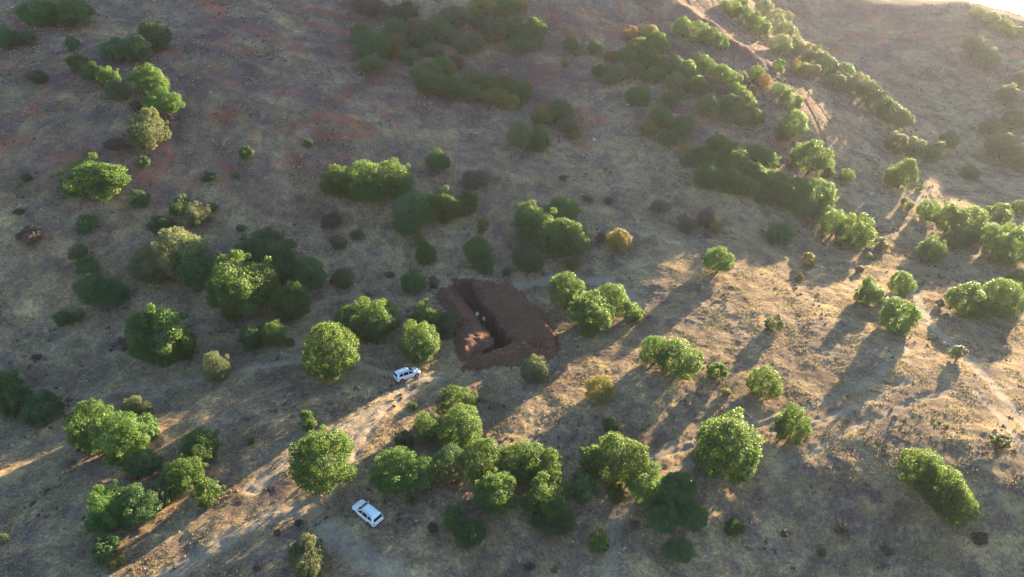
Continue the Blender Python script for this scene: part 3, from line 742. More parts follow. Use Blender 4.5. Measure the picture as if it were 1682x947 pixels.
(1256, 130, 22, 22, 'o', "small orange brown bush in the chain on the flank of the spur"),
(1222, 131, 20, 24, 'g', "small pointed tree just left of the chain on the spur flank"),
(1280, 105, 20, 22, 'g', "small bright tree right of the crest of the spur"),
(1315, 112, 32, 24, 'y', "pale yellow tree at the upper edge of the valley tree line"),
(1279, 144, 26, 20, 'g', "small tree above the two round trees of the spur chain"),
(1300, 163, 38, 34, 'g', "upper round tree of the spur chain"),
(1306, 204, 50, 44, 'g', "lower larger round tree of the spur chain"),
(1286, 222, 26, 24, 's', "dim bush at the left foot of the lower round tree"),
(1332, 260, 66, 56, 'g', "big round tree at the right above the sunlit tree row"),
(1361, 279, 22, 26, 'g', "small tree right of the big round tree above the row"),
(1391, 288, 26, 22, 'g', "pale small tree at the right end above the row"),
(1480, 287, 46, 50, 'g', "lone tree with a lit rim on the hazy slope right"),
(1511, 308, 12, 12, 's', "tiny bush right of the lone rim lit tree"),
(1595, 284, 26, 30, 's', "faint small tree on the hazy slope far right"),
(1472, 232, 34, 40, 's', "left tree of the hazy line above the lone rim lit tree"),
(1502, 240, 34, 34, 's', "middle tree of the hazy line above the lone rim lit tree"),
(1535, 250, 38, 36, 's', "right tree of the hazy line above the lone rim lit tree"),
(1192, 6, 24, 16, 'g', "small tree at the top edge where the hedge behind the spur starts"),
]
# crowns that merge so closely that nothing in the photo tells them apart: one label for each run
RUNS = [
("one of the crowns crowded together in the right half of the upper thicket", "crowns of the upper thicket",
 [(650, 44, 40, 34, 'd'), (682, 40, 36, 28, 'b'), (715, 44, 50, 38, 's'), (745, 28, 52, 36, 's'), (770, 72, 54, 38, 's'), (812, 48, 44, 40, 's'), (690, 66, 40, 28, 'd'), (672, 92, 36, 26, 'd'),
  (845, 44, 44, 34, 'g'), (880, 50, 44, 40, 'g'), (858, 74, 56, 26, 'd'), (735, 56, 44, 30, 's'), (790, 36, 40, 28, 'b'), (712, 82, 40, 24, 's'), (656, 64, 26, 30, 'd')]),
("one of the crowded dim crowns in the lower thicket left of its bright end", "crowns of the lower thicket",
 [(700, 118, 54, 40, 's'), (724, 116, 50, 42, 'g'), (712, 140, 60, 34, 'g'), (748, 144, 50, 42, 'd'), (775, 126, 44, 30, 's'), (798, 138, 46, 34, 'g'), (826, 138, 40, 30, 'g'), (770, 150, 44, 28, 's'), (812, 156, 50, 22, 'y'), (745, 102, 36, 24, 'b'), (840, 164, 30, 24, 'y')]),
("one of the merging crowns in the upper crescent of trees below the bright spur", "crowns of the upper crescent",
 [(1050, 76, 44, 30, 'g'), (1080, 72, 42, 36, 'g'), (1030, 92, 40, 26, 'g'), (1066, 96, 44, 30, 'g'), (1088, 104, 36, 26, 'g'), (1016, 118, 34, 30, 's'), (1044, 114, 32, 28, 's'), (1074, 120, 44, 26, 'g'),
  (1110, 104, 40, 32, 'g'), (1130, 118, 46, 38, 'g'), (1146, 96, 44, 28, 'g'), (1160, 108, 38, 32, 'g'), (1112, 134, 38, 30, 's'), (1142, 140, 44, 32, 'g'), (1002, 128, 30, 24, 's')]),
("one of the merging crowns in the lower crescent of trees beside the spur chain", "crowns of the lower crescent",
 [(1188, 118, 36, 30, 'g'), (1200, 132, 38, 32, 'g'), (1178, 152, 46, 32, 'b'), (1208, 152, 38, 32, 'g'), (1166, 174, 46, 38, 's'), (1196, 174, 46, 40, 'd'), (1222, 168, 42, 38, 'g'), (1240, 188, 34, 28, 'g'), (1212, 190, 44, 28, 's'), (1232, 150, 22, 22, 'y')]),
("one of the merging crowns in the long sunlit tree row above the grey slope", "crowns of the sunlit tree row",
 [(1178, 234, 38, 30, 'g'), (1200, 246, 44, 32, 'g'), (1152, 252, 36, 26, 's'), (1170, 262, 40, 34, 'g'), (1164, 286, 50, 46, 'g'), (1212, 268, 46, 42, 'g'), (1242, 252, 44, 26, 'g'), (1204, 296, 42, 44, 'g'), (1264, 266, 34, 36, 'g'), (1240, 286, 44, 42, 'g'),
  (1228, 306, 40, 36, 'g'), (1268, 298, 46, 40, 'g'), (1286, 318, 46, 44, 'g'), (1312, 310, 40, 38, 'g'), (1340, 318, 66, 54, 'g'), (1322, 342, 44, 36, 'd'), (1258, 322, 40, 30, 'd'), (1348, 344, 48, 34, 'g')]),
("one of the lit crowns in the dense hedge behind the bright spur", "crowns behind the bright spur",
 [(1205, 14, 32, 26, 'g'), (1222, 22, 32, 30, 'g'), (1238, 34, 32, 30, 'g'), (1250, 46, 30, 32, 'g'), (1214, 4, 30, 20, 'g')]),
("one of the dull crowns in the long tree line down the valley behind the spur", "trees of the valley line",
 [(1256, 12, 34, 30, 's'), (1274, 30, 36, 32, 's'), (1290, 52, 40, 34, 's'), (1282, 74, 38, 34, 's'), (1304, 78, 40, 34, 's'), (1322, 92, 40, 34, 's'), (1344, 96, 40, 36, 'd'), (1362, 112, 42, 36, 'd'), (1384, 120, 42, 36, 'd'), (1392, 138, 40, 30, 's'),
  (1410, 136, 40, 34, 's'), (1426, 154, 40, 36, 'd'), (1446, 166, 42, 34, 'd'), (1466, 182, 44, 34, 'd'), (1370, 134, 36, 28, 's'), (1484, 196, 34, 28, 's'), (1330, 116, 34, 26, 's'), (1290, 30, 26, 22, 's')]),
("one of the very faint crowns scattered in the glare on the far right slope", "crowns in the glare at the right",
 [(1600, 76, 36, 34, 's'), (1622, 94, 36, 36, 's'), (1656, 158, 34, 36, 's'), (1674, 130, 24, 40, 's'), (1648, 236, 50, 44, 's'), (1672, 256, 40, 44, 's'), (1560, 228, 34, 30, 's'), (1628, 206, 40, 30, 's'), (1665, 196, 34, 34, 's')]),
("one of the pale crowns along the bright skyline ridge in the top right corner", "crowns on the skyline ridge",
 [(1606, 18, 26, 16, 's'), (1628, 28, 30, 18, 's'), (1648, 40, 28, 20, 'g'), (1668, 50, 28, 20, 'g')]),
("one of the small dark scrubby bushes dotted over the shaded left and lower slopes", "dotted dark bushes",
 [(185, 238, 18, 12, 'b'), (395, 372, 18, 12, 'd'), (336, 292, 14, 10, 'd'), (545, 462, 10, 8, 'b'), (640, 448, 18, 12, 'b'), (60, 585, 16, 10, 'b'), (380, 520, 14, 10, 'b'), (1000, 330, 16, 12, 'b'), (925, 292, 14, 10, 'd'), (965, 322, 18, 14, 'b'), (605, 484, 14, 10, 'b'),
  (454, 874, 12, 12, 'b'), (490, 858, 14, 14, 'b'), (752, 530, 12, 10, 'b'), (1460, 900, 20, 16, 'b'), (1350, 905, 18, 14, 'd'), (1290, 876, 16, 14, 'b'), (870, 930, 20, 16, 'b'), (420, 930, 12, 12, 'b'), (1042, 862, 20, 18, 'b')]),
]
GRP = "trees and bushes scattered over the hillside"
for a in TREES: plant(*a, group=GRP)
for lab, grp, rows in RUNS:
    for a in rows: plant(*a, lab, group=grp, name=("bush" if 'dark bushes' in grp else "hillside_tree"))
plant(1575, 577, 30, 24, 's', "small umbrella shaped tree on a bare trunk right of the knoll trio", name="small_tree", group=GRP, lift=0.45)
plant(1641, 727, 34, 26, 's', "small umbrella shaped tree on a bare trunk above the long oval clump", name="small_tree", group=GRP, lift=0.5)

# ------------------------------------------------------------------ simple solid materials
def flat(name, c, rough=0.5, metal=0.0, coat=0.0, spec=0.5, bump=0):
    m, nt, b = newmat(name); tc = N(nt, "ShaderNodeTexCoord").outputs["Object"]
    k = ramp(nt, noise(nt, tc, 3.0, 4, 0.6), [(0.3, tuple(v*0.86 for v in c)), (0.7, c)])
    nt.links.new(k, b.inputs["Base Color"]); b.inputs["Roughness"].default_value = rough; b.inputs["Metallic"].default_value = metal
    b.inputs["Coat Weight"].default_value = coat; b.inputs["Specular IOR Level"].default_value = spec; return m
M_PAINT = flat("white_car_paint", (0.72, 0.79, 0.85), 0.25, 0, 0.9)
M_GLASS = flat("dark_car_glass", (0.012, 0.016, 0.022), 0.06, 0, 0, 0.6)
M_BLACK = flat("black_plastic", (0.02, 0.02, 0.022), 0.6)
M_TYRE = flat("tyre_rubber", (0.018, 0.018, 0.018), 0.85)
M_RIM = flat("alloy_rim", (0.45, 0.46, 0.47), 0.35, 0.8)
M_RED = flat("red_tail_glass", (0.25, 0.015, 0.015), 0.15)
M_LAMP = flat("headlamp_glass", (0.55, 0.58, 0.6), 0.1)
M_PLATE = flat("plate_white", (0.6, 0.6, 0.58), 0.5)

# ------------------------------------------------------------------ car (x forward, y left, z up)
def lofted(rings, caps=True):
    V = []; F = []; k = len(rings[0])
    for r in rings: V += r
    for i in range(len(rings)-1):
        for j in range(k): F.append([i*k+j, i*k+(j+1) % k, (i+1)*k+(j+1) % k, (i+1)*k+j])
    me = bpy.data.meshes.new("m"); fs = [tuple(f) for f in F]
    if caps: fs += [tuple(range(k-1, -1, -1)), tuple((len(rings)-1)*k + j for j in range(k))]
    me.from_pydata(V, [], fs); me.update(); return me
def finish(me, name, bevel=0.0, sub=0, smooth=True):
    import bmesh
    bm = bmesh.new(); bm.from_mesh(me); bmesh.ops.recalc_face_normals(bm, faces=bm.faces)
    if bevel: bmesh.ops.bevel(bm, geom=[e for e in bm.edges if e.calc_face_angle(0) > R(28)], offset=bevel, segments=2, profile=0.6, affect='EDGES')
    bm.to_mesh(me); bm.free(); me.name = name
    for p in me.polygons: p.use_smooth = smooth
    return me
def car_body():
    # x, z bottom, z shoulder, z top of deck, half width
    st = [(-2.14, .42, .74, .98, .74), (-2.06, .34, .80, 1.03, .83), (-1.85, .30, .86, 1.06, .90), (-1.40, .27, .88, 1.06, .915), (-.6, .25, .88, 1.05, .90), (.3, .25, .88, 1.04, .90), (1.00, .26, .88, 1.04, .905),
          (1.40, .28, .86, 1.02, .91), (1.80, .32, .80, .96, .87), (2.04, .36, .72, .86, .78), (2.16, .44, .64, .74, .66)]
    rings = []
    for x, zb, zs, zt, hw in st:
        rings.append([(x, -hw*.90, zb), (x, -hw*.985, zb+.14), (x, -hw, (zb+zs)/2), (x, -hw*.99, zs), (x, -hw*.90, zt), (x, -hw*.45, zt+.035), (x, hw*.45, zt+.035), (x, hw*.90, zt), (x, hw*.99, zs), (x, hw, (zb+zs)/2), (x, hw*.985, zb+.14), (x, hw*.90, zb)])
    return finish(lofted(rings), "body", 0.02)
def car_cabin():
    st = [(-2.04, 1.02, 1.06, .80, .74), (-1.86, 1.02, 1.48, .82, .66), (-1.66, 1.02, 1.60, .83, .64), (-.9, 1.02, 1.66, .83, .645), (-.1, 1.02, 1.655, .83, .64), (.32, 1.02, 1.60, .83, .63), (.62, 1.02, 1.40, .83, .66), (1.12, 1.00, 1.05, .82, .74)]
    rings = [[(x, -hb, zb), (x, -(hb*.45+ht*.55), zb+(zt-zb)*.55), (x, -ht, zt-.02*(zt > 1.2)), (x, -ht*.8, zt+.02), (x, 0, zt+.04), (x, ht*.8, zt+.02), (x, ht, zt-.02*(zt > 1.2)), (x, hb*.45+ht*.55, zb+(zt-zb)*.55), (x, hb, zb)] for x, zb, zt, hb, ht in st]
    return finish(lofted(rings), "cabin", 0.012)
def plate(pts, thick, nrm, name):
    n = Vector(nrm).normalized()*thick; k = len(pts); P = [Vector(p) for p in pts]
    V = [tuple(p) for p in P] + [tuple(p + n) for p in P]
    F = [tuple(range(k-1, -1, -1)), tuple(range(k, 2*k))] + [(i, (i+1) % k, (i+1) % k + k, i + k) for i in range(k)]
    me = bpy.data.meshes.new(name); me.from_pydata(V, [], F); me.update(); return finish(me, name, 0, 0, False)
def wheel_mesh(r, w_, holes=False, name="tyre"):
    prof = [(-w_/2, r*.62), (-w_/2, r*.93), (-w_/2+.03, r), (w_/2-.03, r), (w_/2, r*.93), (w_/2, r*.62)]
    V = []; F = []; n = 28
    for k in range(n):
        a = 2*math.pi*k/n
        for y, q in prof: V.append((q*math.cos(a), y, q*math.sin(a)))
    m = len(prof)
    for k in range(n):
        for j in range(m): F.append((k*m+j, k*m+(j+1) % m, ((k+1) % n)*m+(j+1) % m, ((k+1) % n)*m+j))
    me = bpy.data.meshes.new(name); me.from_pydata(V, [], F); me.update(); return finish(me, name)
def rim_mesh(r, side):
    V = []; F = []
    def disc(y, r0, r1, n=28):
        k0 = len(V)
        for k in range(n):
            a = 2*math.pi*k/n; V.append((r0*math.cos(a), y, r0*math.sin(a))); V.append((r1*math.cos(a), y, r1*math.sin(a)))
        for k in range(n):
            a, b = k0+2*k, k0+2*((k+1) % n); F.append((a, b, b+1, a+1))
    disc(side*.07, r*.84, r); disc(side*.075, .02, r*.24)
    for s in range(5):
        a = s*2*math.pi/5; c, q = math.cos(a), math.sin(a); k = len(V); hw = .035
        for rr, ww in ((r*.2, hw*1.3), (r*.88, hw)):
            for t in (-1, 1):
                for y in (side*.03, side*.08): V.append((rr*c - t*ww*q, y, rr*q + t*ww*c))
        F.extend([(k, k+1, k+3, k+2), (k, k+4, k+5, k+1), (k+2, k+3, k+7, k+6), (k+1, k+5, k+7, k+3), (k, k+2, k+6, k+4)])
    me = bpy.data.meshes.new("rim"); me.from_pydata(V, [], F); me.update(); return me
def box_me(x0, x1, y0, y1, z0, z1, name, bev=.01):
    me = lofted([[(x, y0, z0), (x, y1, z0), (x, y1, z1), (x, y0, z1)] for x in (x0, x1)]); return finish(me, name, bev)
def build_car():
    root = empty("off_road_car")
    link("body", car_body(), M_PAINT, root); cab = link("cabin", car_cabin(), M_PAINT, root)
    def side_y(z): return .83 + (.64-.83)*(z-1.02)/.62
    def side(xs, s, name):
        pts = [(x, s*(side_y(z)+.004), z) for x, z in xs]
        return link(name, plate(pts, .012, (0, s, .3), name), M_GLASS, root)
    for s in (-1, 1):
        side([(.10, 1.08), (.90, 1.08), (.55, 1.36), (.28, 1.53), (.10, 1.55)], s, "side_window")
        side([(-.82, 1.08), (.00, 1.08), (.00, 1.56), (-.82, 1.58)], s, "side_window")
        side([(-1.62, 1.13), (-.94, 1.10), (-.94, 1.57), (-1.50, 1.52)], s, "side_window")
        # roof rail, sill, lamps, mirror
        v, f = tube([(-1.55, s*.60, 1.62), (-1.45, s*.60, 1.70), (-.6, s*.60, 1.735), (.1, s*.60, 1.70), (.22, s*.60, 1.63)], [.02, .024, .024, .024, .02], 8)
        link("roof_rail", mesh_np("roof_rail", np.array([tuple(p) for p in v]), np.array(f), True), M_BLACK, root)
        link("sill_trim", box_me(-1.0, .95, s*.87 if s > 0 else -.925, .925 if s > 0 else s*.87, .25, .38, "sill_trim"), M_BLACK, root)
        link("tail_light", box_me(-2.13, -1.98, s*.60 if s > 0 else -.82, .82 if s > 0 else s*.60, .78, 1.02, "tail_light", .02), M_RED, root)
        link("headlight", box_me(1.93, 2.115, s*.48 if s > 0 else -.74, .74 if s > 0 else s*.48, .66, .80, "headlight", .02), M_LAMP, root)
        link("mirror", box_me(.80, .95, s*.84 if s > 0 else -1.04, 1.04 if s > 0 else s*.84, 1.05, 1.19, "mirror", .03), M_PAINT, root)
        for x in (-1.33, 1.34):
            # dark arch behind the wheel, then wheel
            n = 16; P = [(x + .43*math.cos(math.pi*k/(n-1)), s*.905, .36 + .43*math.sin(math.pi*k/(n-1))) for k in range(n)] + [(x-.40, s*.905, .27), (x+.40, s*.905, .27)]
            P = P[:n] + [P[n], P[n+1]]
            link("wheel_arch", plate(P, .018, (0, s, 0), "wheel_arch"), M_BLACK, root)
            wv = empty("wheel"); wv.parent = root; wv.location = (x, s*.83, .335)
            link("tyre", wheel_mesh(.335, .22), M_TYRE, wv); link("rim", rim_mesh(.215, s), M_RIM, wv).location = (0, s*.045, 0)
    # windscreen and rear window
    link("windscreen", plate([(1.075, -.70, 1.09), (1.075, .70, 1.09), (.655, .60, 1.395), (.36, .555, 1.60), (.36, -.555, 1.60), (.655, -.60, 1.395)][0:6], .02, (.6, 0, .8), "windscreen"), M_GLASS, root)
    link("rear_window", plate([(-2.035, -.66, 1.10), (-2.035, .66, 1.10), (-1.865, .60, 1.47), (-1.865, -.60, 1.47)], .02, (-.9, 0, .3), "rear_window"), M_GLASS, root)
    link("front_bumper", box_me(1.98, 2.19, -.70, .70, .36, .50, "front_bumper", .03), M_BLACK, root)
    link("grille", box_me(2.02, 2.175, -.45, .45, .58, .70, "grille", .02), M_BLACK, root)
    link("rear_bumper", box_me(-2.19, -2.0, -.78, .78, .34, .52, "rear_bumper", .03), M_BLACK, root)
    link("number_plate", box_me(-2.16, -2.10, -.26, .26, .66, .78, "number_plate", .005), M_PLATE, root)
    return root
def place_car(o, rear_px, front_px, label):
    a = W2(*rear_px); b = W2(*front_px); ang = math.atan2(b[1]-a[1], b[0]-a[0]); c = ((a[0]+b[0])/2, (a[1]+b[1])/2)
    print("car wheelbase span", math.dist(a, b))
    hs = []
    for sx in (1.34, -1.33):
        for sy in (.83, -.83):
            x = c[0] + sx*math.cos(ang) - sy*math.sin(ang); y = c[1] + sx*math.sin(ang) + sy*math.cos(ang); t, r_ = track_mask(np.array([x]), np.array([y]))
            hs.append(float(terrain(x, y) + detail(np.array([x]), np.array([y]))[0] - t[0]*.05 - r_[0]*.5))
    fr, re = (hs[0]+hs[1])/2, (hs[2]+hs[3])/2; le, ri = (hs[0]+hs[2])/2, (hs[1]+hs[3])/2
    o.rotation_euler = (math.atan2(le-ri, 1.66), -math.atan2(fr-re, 2.67), ang); o.location = (c[0], c[1], (fr+re)/2); o.scale = (.88, .88, .88)
    tag(o, label, "car", "white cars parked on the hillside")
def copy_tree(o, parent=None):
    c = o.copy(); COL.objects.link(c); c.parent = parent
    for ch in list(o.children): copy_tree(ch, c)
    return c
car1 = build_car(); car2 = copy_tree(car1)
place_car(car1, (655.5, 619.5), (681, 611), "white off-road car near the trench, nose pointing at the earth heap")
place_car(car2, (619, 862), (591, 839), "white off-road car parked in the shade below the wide spreading tree, tail towards the viewer")

# ------------------------------------------------------------------ people in and beside the trench
def skinned(name, joints, edges, mat, root_i=0, sub=2):
    me = bpy.data.meshes.new(name); me.from_pydata([j[:3] for j in joints], edges, []); me.update()
    o = bpy.data.objects.new(name, me); COL.objects.link(o)
    sk = o.modifiers.new("s", 'SKIN'); ss = o.modifiers.new("u", 'SUBSURF'); ss.levels = ss.render_levels = sub
    if not me.skin_vertices: me.attributes  # layer is made by the modifier
    lay = me.skin_vertices[0] if me.skin_vertices else None
    if lay is None:
        bpy.context.view_layer.objects.active = o; bpy.ops.mesh.customdata_skin_add(); lay = me.skin_vertices[0]
    for i, j in enumerate(joints):
        lay.data[i].radius = (j[3], j[4] if len(j) > 4 else j[3]); lay.data[i].use_root = (i == root_i)
    dg = bpy.context.evaluated_depsgraph_get(); dg.update(); em = bpy.data.meshes.new_from_object(o.evaluated_get(dg)); em.name = name
    bpy.data.objects.remove(o); 
    for p in em.polygons: p.use_smooth = True
    em.materials.clear(); em.materials.append(mat); return em
M_SKIN = flat("skin", (0.42, 0.26, 0.18), 0.6); M_HAIR = flat("dark_hair", (0.03, 0.022, 0.018), 0.8)
def person(px, py, rz, label, shirt, trousers, arms, foot_drop):
    p = hit(px, py)[0]; g = float(terrain(p[0], p[1])) - foot_drop
    root_mesh = []
    J = [(0, 0, .95, .13, .10), (0, 0, 1.12, .13, .095), (0, .01, 1.30, .16, .11), (0, 0, 1.46, .10, .075), (0, 0, 1.53, .052), (0, .01, 1.60, .075, .085), (0, .02, 1.68, .078, .098), (0, .01, 1.76, .05, .065)]
    E = [(0, 1), (1, 2), (2, 3), (3, 4), (4, 5), (5, 6), (6, 7)]
    def add(v, par): J.append(v); E.append((par, len(J)-1)); return len(J)-1
    parts = {}
    for s, (el, wr) in zip((-1, 1), arms):
        a = add((s*.19, 0, 1.42, .055), 3); b = add((s*.19 + s*el[0], el[1], 1.42+el[2], .042), a); c = add((s*.19 + s*wr[0], wr[1], 1.42+wr[2], .028), b)
        d_ = (Vector(J[c][:3]) - Vector(J[b][:3])).normalized(); side = d_.cross(Vector((0, 1, .2))).normalized(); q = Vector(J[c][:3])
        palm = add(tuple(q + d_*.055) + (.034, .018), c); parts[s] = (a, b, c)
        for k, ln in enumerate((.065, .08, .075, .058)):
            o0 = q + d_*.09 + side*(k-1.5)*.02; i1 = add(tuple(o0) + (.0085,), palm); i2 = add(tuple(o0 + d_*ln*.55 + Vector((0, .012, 0))) + (.008,), i1); add(tuple(o0 + d_*ln + Vector((0, .034, 0))) + (.0065,), i2)
        t0 = q + d_*.03 + side*.035; i1 = add(tuple(t0) + (.010,), c); add(tuple(t0 + d_*.04 + side*.015) + (.008,), i1)
        h = add((s*.10, 0, .88, .085), 0); kn = add((s*.12, .03, .50, .058), h); an = add((s*.12, -.01, .10, .04), kn); he = add((s*.12, .03, .045, .042), an); add((s*.13, .17, .035, .035), he)
        parts[(s, 'leg')] = (h, kn, an)
    body = link("person", skinned("person", J, E, M_SKIN), None, None, (p[0], p[1], g)); body.rotation_euler = (0, 0, rz)
    tag(body, label, "person")
    TJ = [(0, 0, .93, .155, .12), (0, 0, 1.12, .15, .115), (0, .01, 1.30, .18, .13), (0, 0, 1.45, .12, .09)]; TE = [(0, 1), (1, 2), (2, 3)]
    for s in (-1, 1):
        a, b, c = parts[s]; k = len(TJ); m_ = [(x*.5 + y*.5) for x, y in zip(J[b][:3], J[c][:3])]
        TJ += [J[a][:3] + (.072,), J[b][:3] + (.058,), tuple(m_) + (.052,)]; TE += [(3, k), (k, k+1), (k+1, k+2)]
    link("shirt", skinned("shirt", TJ, TE, shirt), None, body)
    LJ = [(0, 0, .97, .15, .12)]; LE = []
    for s in (-1, 1):
        h, kn, an = parts[(s, 'leg')]; k = len(LJ); LJ += [J[h][:3] + (.105,), J[kn][:3] + (.078,), J[an][:3] + (.065,)]; LE += [(0, k), (k, k+1), (k+1, k+2)]
    link("trousers", skinned("trousers", LJ, LE, trousers), None, body)
    link("hair", skinned("hair", [(0, -.01, 1.70, .085, .10), (0, -.015, 1.76, .07, .08)], [(0, 1)], M_HAIR), None, body)
    # face: eyes, nose and mouth as small raised forms
    fv = []; ff = []
    def blob(c, r):
        k = len(fv)
        for a, b_, cc in ((1, 0, 0), (-1, 0, 0), (0, 1, 0), (0, -1, 0), (0, 0, 1), (0, 0, -1)): fv.append((c[0]+a*r[0], c[1]+b_*r[1], c[2]+cc*r[2]))
        ff.extend([(k, k+2, k+4), (k+2, k+1, k+4), (k+1, k+3, k+4), (k+3, k, k+4), (k+2, k, k+5), (k+1, k+2, k+5), (k+3, k+1, k+5), (k, k+3, k+5)])
    for s in (-1, 1): blob((s*.032, .098, 1.665), (.013, .008, .007))
    blob((0, .090, 1.60), (.024, .010, .006))
    link("facial_feature", mesh_np("facial_feature", np.array(fv), np.array(ff)), M_HAIR, body)
    return body
M_WHT = flat("pale_cloth", (0.62, 0.66, 0.66), 0.9); M_LB = flat("light_blue_cloth", (0.34, 0.42, 0.50), 0.9); M_DKT = flat("dark_cloth", (0.05, 0.055, 0.07), 0.9); M_GRY = flat("grey_cloth", (0.20, 0.21, 0.22), 0.9)
relaxed = (((.06, -.02, -.28), (.10, .06, -.52)), ((.06, -.02, -.28), (.08, .08, -.52))); reach = (((.10, .10, -.24), (.06, .34, -.28)), ((.10, .12, -.22), (.04, .36, -.24)))
person(783.5, 515, R(215), "person in pale clothing on the left side inside the trench, reaching forward", M_WHT, M_GRY, reach, 1.25)
person(794.5, 519, R(150), "person in light blue top standing in the middle of the trench", M_LB, M_DKT, relaxed, 1.65)
person(782, 471.5, R(200), "person in dark clothes standing at the upper rim of the trench", M_DKT, M_DKT, relaxed, 0.0)

# ------------------------------------------------------------------ grass tufts, scrub and stones (nobody could count them)
rng = np.random.default_rng(3)
def in_view(x, y, m=60):
    z = hz(x, y) - CAMH; f = y*CP - z*SP; u = y*SP + z*CP; px = PW/2 + FPX*x/f; py = PH/2 - FPX*u/f
    return (f > 5) & (px > -m) & (px < PW+m) & (py > -m) & (py < PH+m*2)
def scatter(n, y0, y1, xm):
    x = rng.uniform(-xm, xm, n); y = rng.uniform(y0, y1, n); k = in_view(x, y); return x[k], y[k]
def tufts(name, x, y, hgt, wid, blades, mat):
    n = len(x); z = terrain(x, y) + detail(x, y); Vs = []
    for b in range(blades):
        a = rng.uniform(0, 2*np.pi, n); h = hgt*rng.uniform(.5, 1.2, n); w_ = wid*rng.uniform(.6, 1.3, n); ln = rng.uniform(.1, .6, n)*hgt; off = rng.normal(size=(n, 2))*wid[:, None]*.5
        bx, by = x + off[:, 0], y + off[:, 1]; ca, sa = np.cos(a), np.sin(a)
        p0 = np.stack([bx - sa*w_/2, by + ca*w_/2, z - .04], -1); p1 = np.stack([bx + sa*w_/2, by - ca*w_/2, z - .04], -1); p2 = np.stack([bx + ca*ln, by + sa*ln, z + h], -1)
        Vs.append(np.stack([p0, p1, p2], 1))
    V = np.concatenate(Vs, 0).reshape(-1, 3); F = np.arange(len(V)).reshape(-1, 3); return tag(link(name, mesh_np(name, V, F), mat), kind="stuff")
def grass_material(name, a_, b_, tcol):
    m, nt, b = newmat(name); tc = N(nt, "ShaderNodeTexCoord").outputs["Object"]; ri = N(nt, "ShaderNodeNewGeometry").outputs["Random Per Island"]
    n1 = noise(nt, tc, 0.25, 4, 0.6); c = ramp(nt, mix(nt, 0.5, ri, n1), [(0.3, a_), (0.65, b_)]); nt.links.new(c, b.inputs["Base Color"]); b.inputs["Roughness"].default_value = 0.8; b.inputs["Specular IOR Level"].default_value = 0.2
    tr = N(nt, "ShaderNodeBsdfTranslucent"); nt.links.new(mix(nt, 0.5, c, tcol), tr.inputs["Color"]); ms = N(nt, "ShaderNodeMixShader"); ms.inputs[0].default_value = .32
    nt.links.new(b.outputs[0], ms.inputs[1]); nt.links.new(tr.outputs[0], ms.inputs[2]); nt.links.new(ms.outputs[0], nt.nodes["Material Output"].inputs["Surface"]); return m
M_GRASS = grass_material("dry_grass", (0.20, 0.16, 0.085), (0.46, 0.38, 0.20), (0.52, 0.44, 0.24))
M_SCRUB = grass_material("low_scrub", (0.05, 0.055, 0.035), (0.14, 0.135, 0.08), (0.12, 0.1, 0.06))
x, y = scatter(330000, 40, 150, 105)
dens = sstep(-.25, .35, fbm(x, y, 4.5, 3, 70)) * np.where(y > 105, .8, 1)
tmk, _ = track_mask(x, y); keep = (rng.random(len(x)) < dens*(1 - .95*tmk)*.9) & (sdist(x, y, DUG) < -.2); x, y = x[keep], y[keep]
tufts("dry_grass", x, y, rng.uniform(.07, .24, len(x)), rng.uniform(.06, .15, len(x)), 4, M_GRASS)
x, y = scatter(120000, 130, 300, 220); keep = rng.random(len(x)) < sstep(-.2, .4, fbm(x, y, 7, 3, 72))*.8; x, y = x[keep], y[keep]
tufts("dry_grass_on_hill", x, y, rng.uniform(.15, .4, len(x)), rng.uniform(.15, .4, len(x)), 3, M_GRASS)
x, y = scatter(60000, 40, 300, 220); keep = (rng.random(len(x)) < .5*sstep(.0, .6, fbm(x, y, 11, 4, 74))) & (sdist(x, y, DUG) < -.5); x, y = x[keep], y[keep]
tufts("low_scrub", x, y, rng.uniform(.15, .45, len(x)), rng.uniform(.2, .45, len(x)), 6, M_SCRUB)
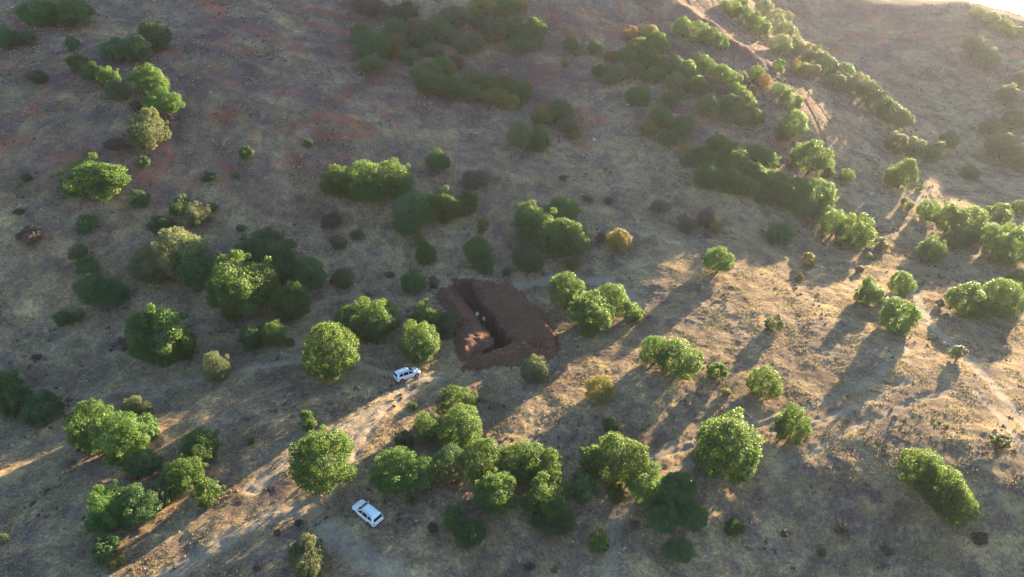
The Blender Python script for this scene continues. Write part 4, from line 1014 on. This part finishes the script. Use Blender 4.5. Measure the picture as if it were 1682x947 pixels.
# stones
def stones(n):
    x, y = scatter(n, 42, 260, 200); keep = (rng.random(len(x)) < sstep(-.1, .6, fbm(x, y, 13, 3, 80))) & (sdist(x, y, DUG) < -.5); x, y = x[keep], y[keep]; n = len(x); z = terrain(x, y) + detail(x, y)
    base = np.array([(1, 0, 0), (.5, .8, .1), (-.5, .85, 0), (-1, 0, .1), (-.5, -.8, 0), (.55, -.85, 0), (.2, .1, .8), (-.3, -.1, .7)]); T = np.array([(0, 1, 6), (1, 2, 6), (2, 7, 6), (2, 3, 7), (3, 4, 7), (4, 5, 7), (5, 6, 7), (5, 0, 6)])
    s = rng.uniform(.06, .2, n)*np.where(rng.random(n) < .06, rng.uniform(1.2, 1.2 + 2.0*(y > 140), n), 1); s = s*(1 + (y > 140)*.5); a = rng.uniform(0, 6.3, n)
    B = base[None]*rng.uniform(.7, 1.25, (n, 8, 1))*s[:, None, None]; X = B[..., 0]*np.cos(a)[:, None] - B[..., 1]*np.sin(a)[:, None]; Y = B[..., 0]*np.sin(a)[:, None] + B[..., 1]*np.cos(a)[:, None]
    V = np.stack([X + x[:, None], Y + y[:, None], B[..., 2]*.8 + z[:, None]], -1).reshape(-1, 3); F = (T[None] + 8*np.arange(n)[:, None, None]).reshape(-1, 3)
    return tag(link("scattered_stones", mesh_np("scattered_stones", V, F), flat("pale_stone", (0.42, 0.38, 0.35), .9)), kind="stuff")
stones(9000)
def clods(n):
    P = np.array(DUG); x = rng.uniform(P[:, 0].min()-3, P[:, 0].max()+3, n); y = rng.uniform(P[:, 1].min()-3, P[:, 1].max()+3, n)
    d = sdist(x, y, DUG); k = (d > -1.6) & (d < 1.0) & (rng.random(n) < np.where(d > 0, .8, .5)) & (sdist(x, y, TRENCH) < -.3); x, y = x[k], y[k]; n = len(x); z = terrain(x, y) + detail(x, y) + .03
    base = np.array([(1, 0, 0), (.5, .8, .1), (-.5, .85, 0), (-1, 0, .1), (-.5, -.8, 0), (.55, -.85, 0), (.2, .1, .8), (-.3, -.1, .7)]); T = np.array([(0, 1, 6), (1, 2, 6), (2, 7, 6), (2, 3, 7), (3, 4, 7), (4, 5, 7), (5, 6, 7), (5, 0, 6)])
    B = base[None]*rng.uniform(.7, 1.3, (n, 8, 1))*rng.uniform(.06, .22, n)[:, None, None]
    V = np.stack([B[..., 0] + x[:, None], B[..., 1] + y[:, None], B[..., 2] + z[:, None]], -1).reshape(-1, 3); F = (T[None] + 8*np.arange(n)[:, None, None]).reshape(-1, 3)
    return tag(link("loose_clods", mesh_np("loose_clods", V, F), M_SOIL), kind="stuff")
clods(2600)

# ------------------------------------------------------------------ haze
HAZE_D, HAZE_G = 0.00009, 0.5
zmin = float(GZ.min())
def haze():
    me = lofted([[(xx, -1600, zmin-1), (xx, 9100, zmin-1), (xx, 9100, 92), (xx, -1600, 92)] for xx in (-7100, 8100)]); me = finish(me, "haze", 0, 0, False)
    m = bpy.data.materials.new("haze_air"); m.use_nodes = True; nt = m.node_tree; nt.nodes.clear(); out = nt.nodes.new("ShaderNodeOutputMaterial"); v = nt.nodes.new("ShaderNodeVolumePrincipled")
    v.inputs["Color"].default_value = (0.88, 0.90, 1.0, 1); v.inputs["Density"].default_value = HAZE_D; v.inputs["Anisotropy"].default_value = HAZE_G; nt.links.new(v.outputs[0], out.inputs["Volume"])
    o = link("haze", me, m); tag(o, kind="stuff")
haze()
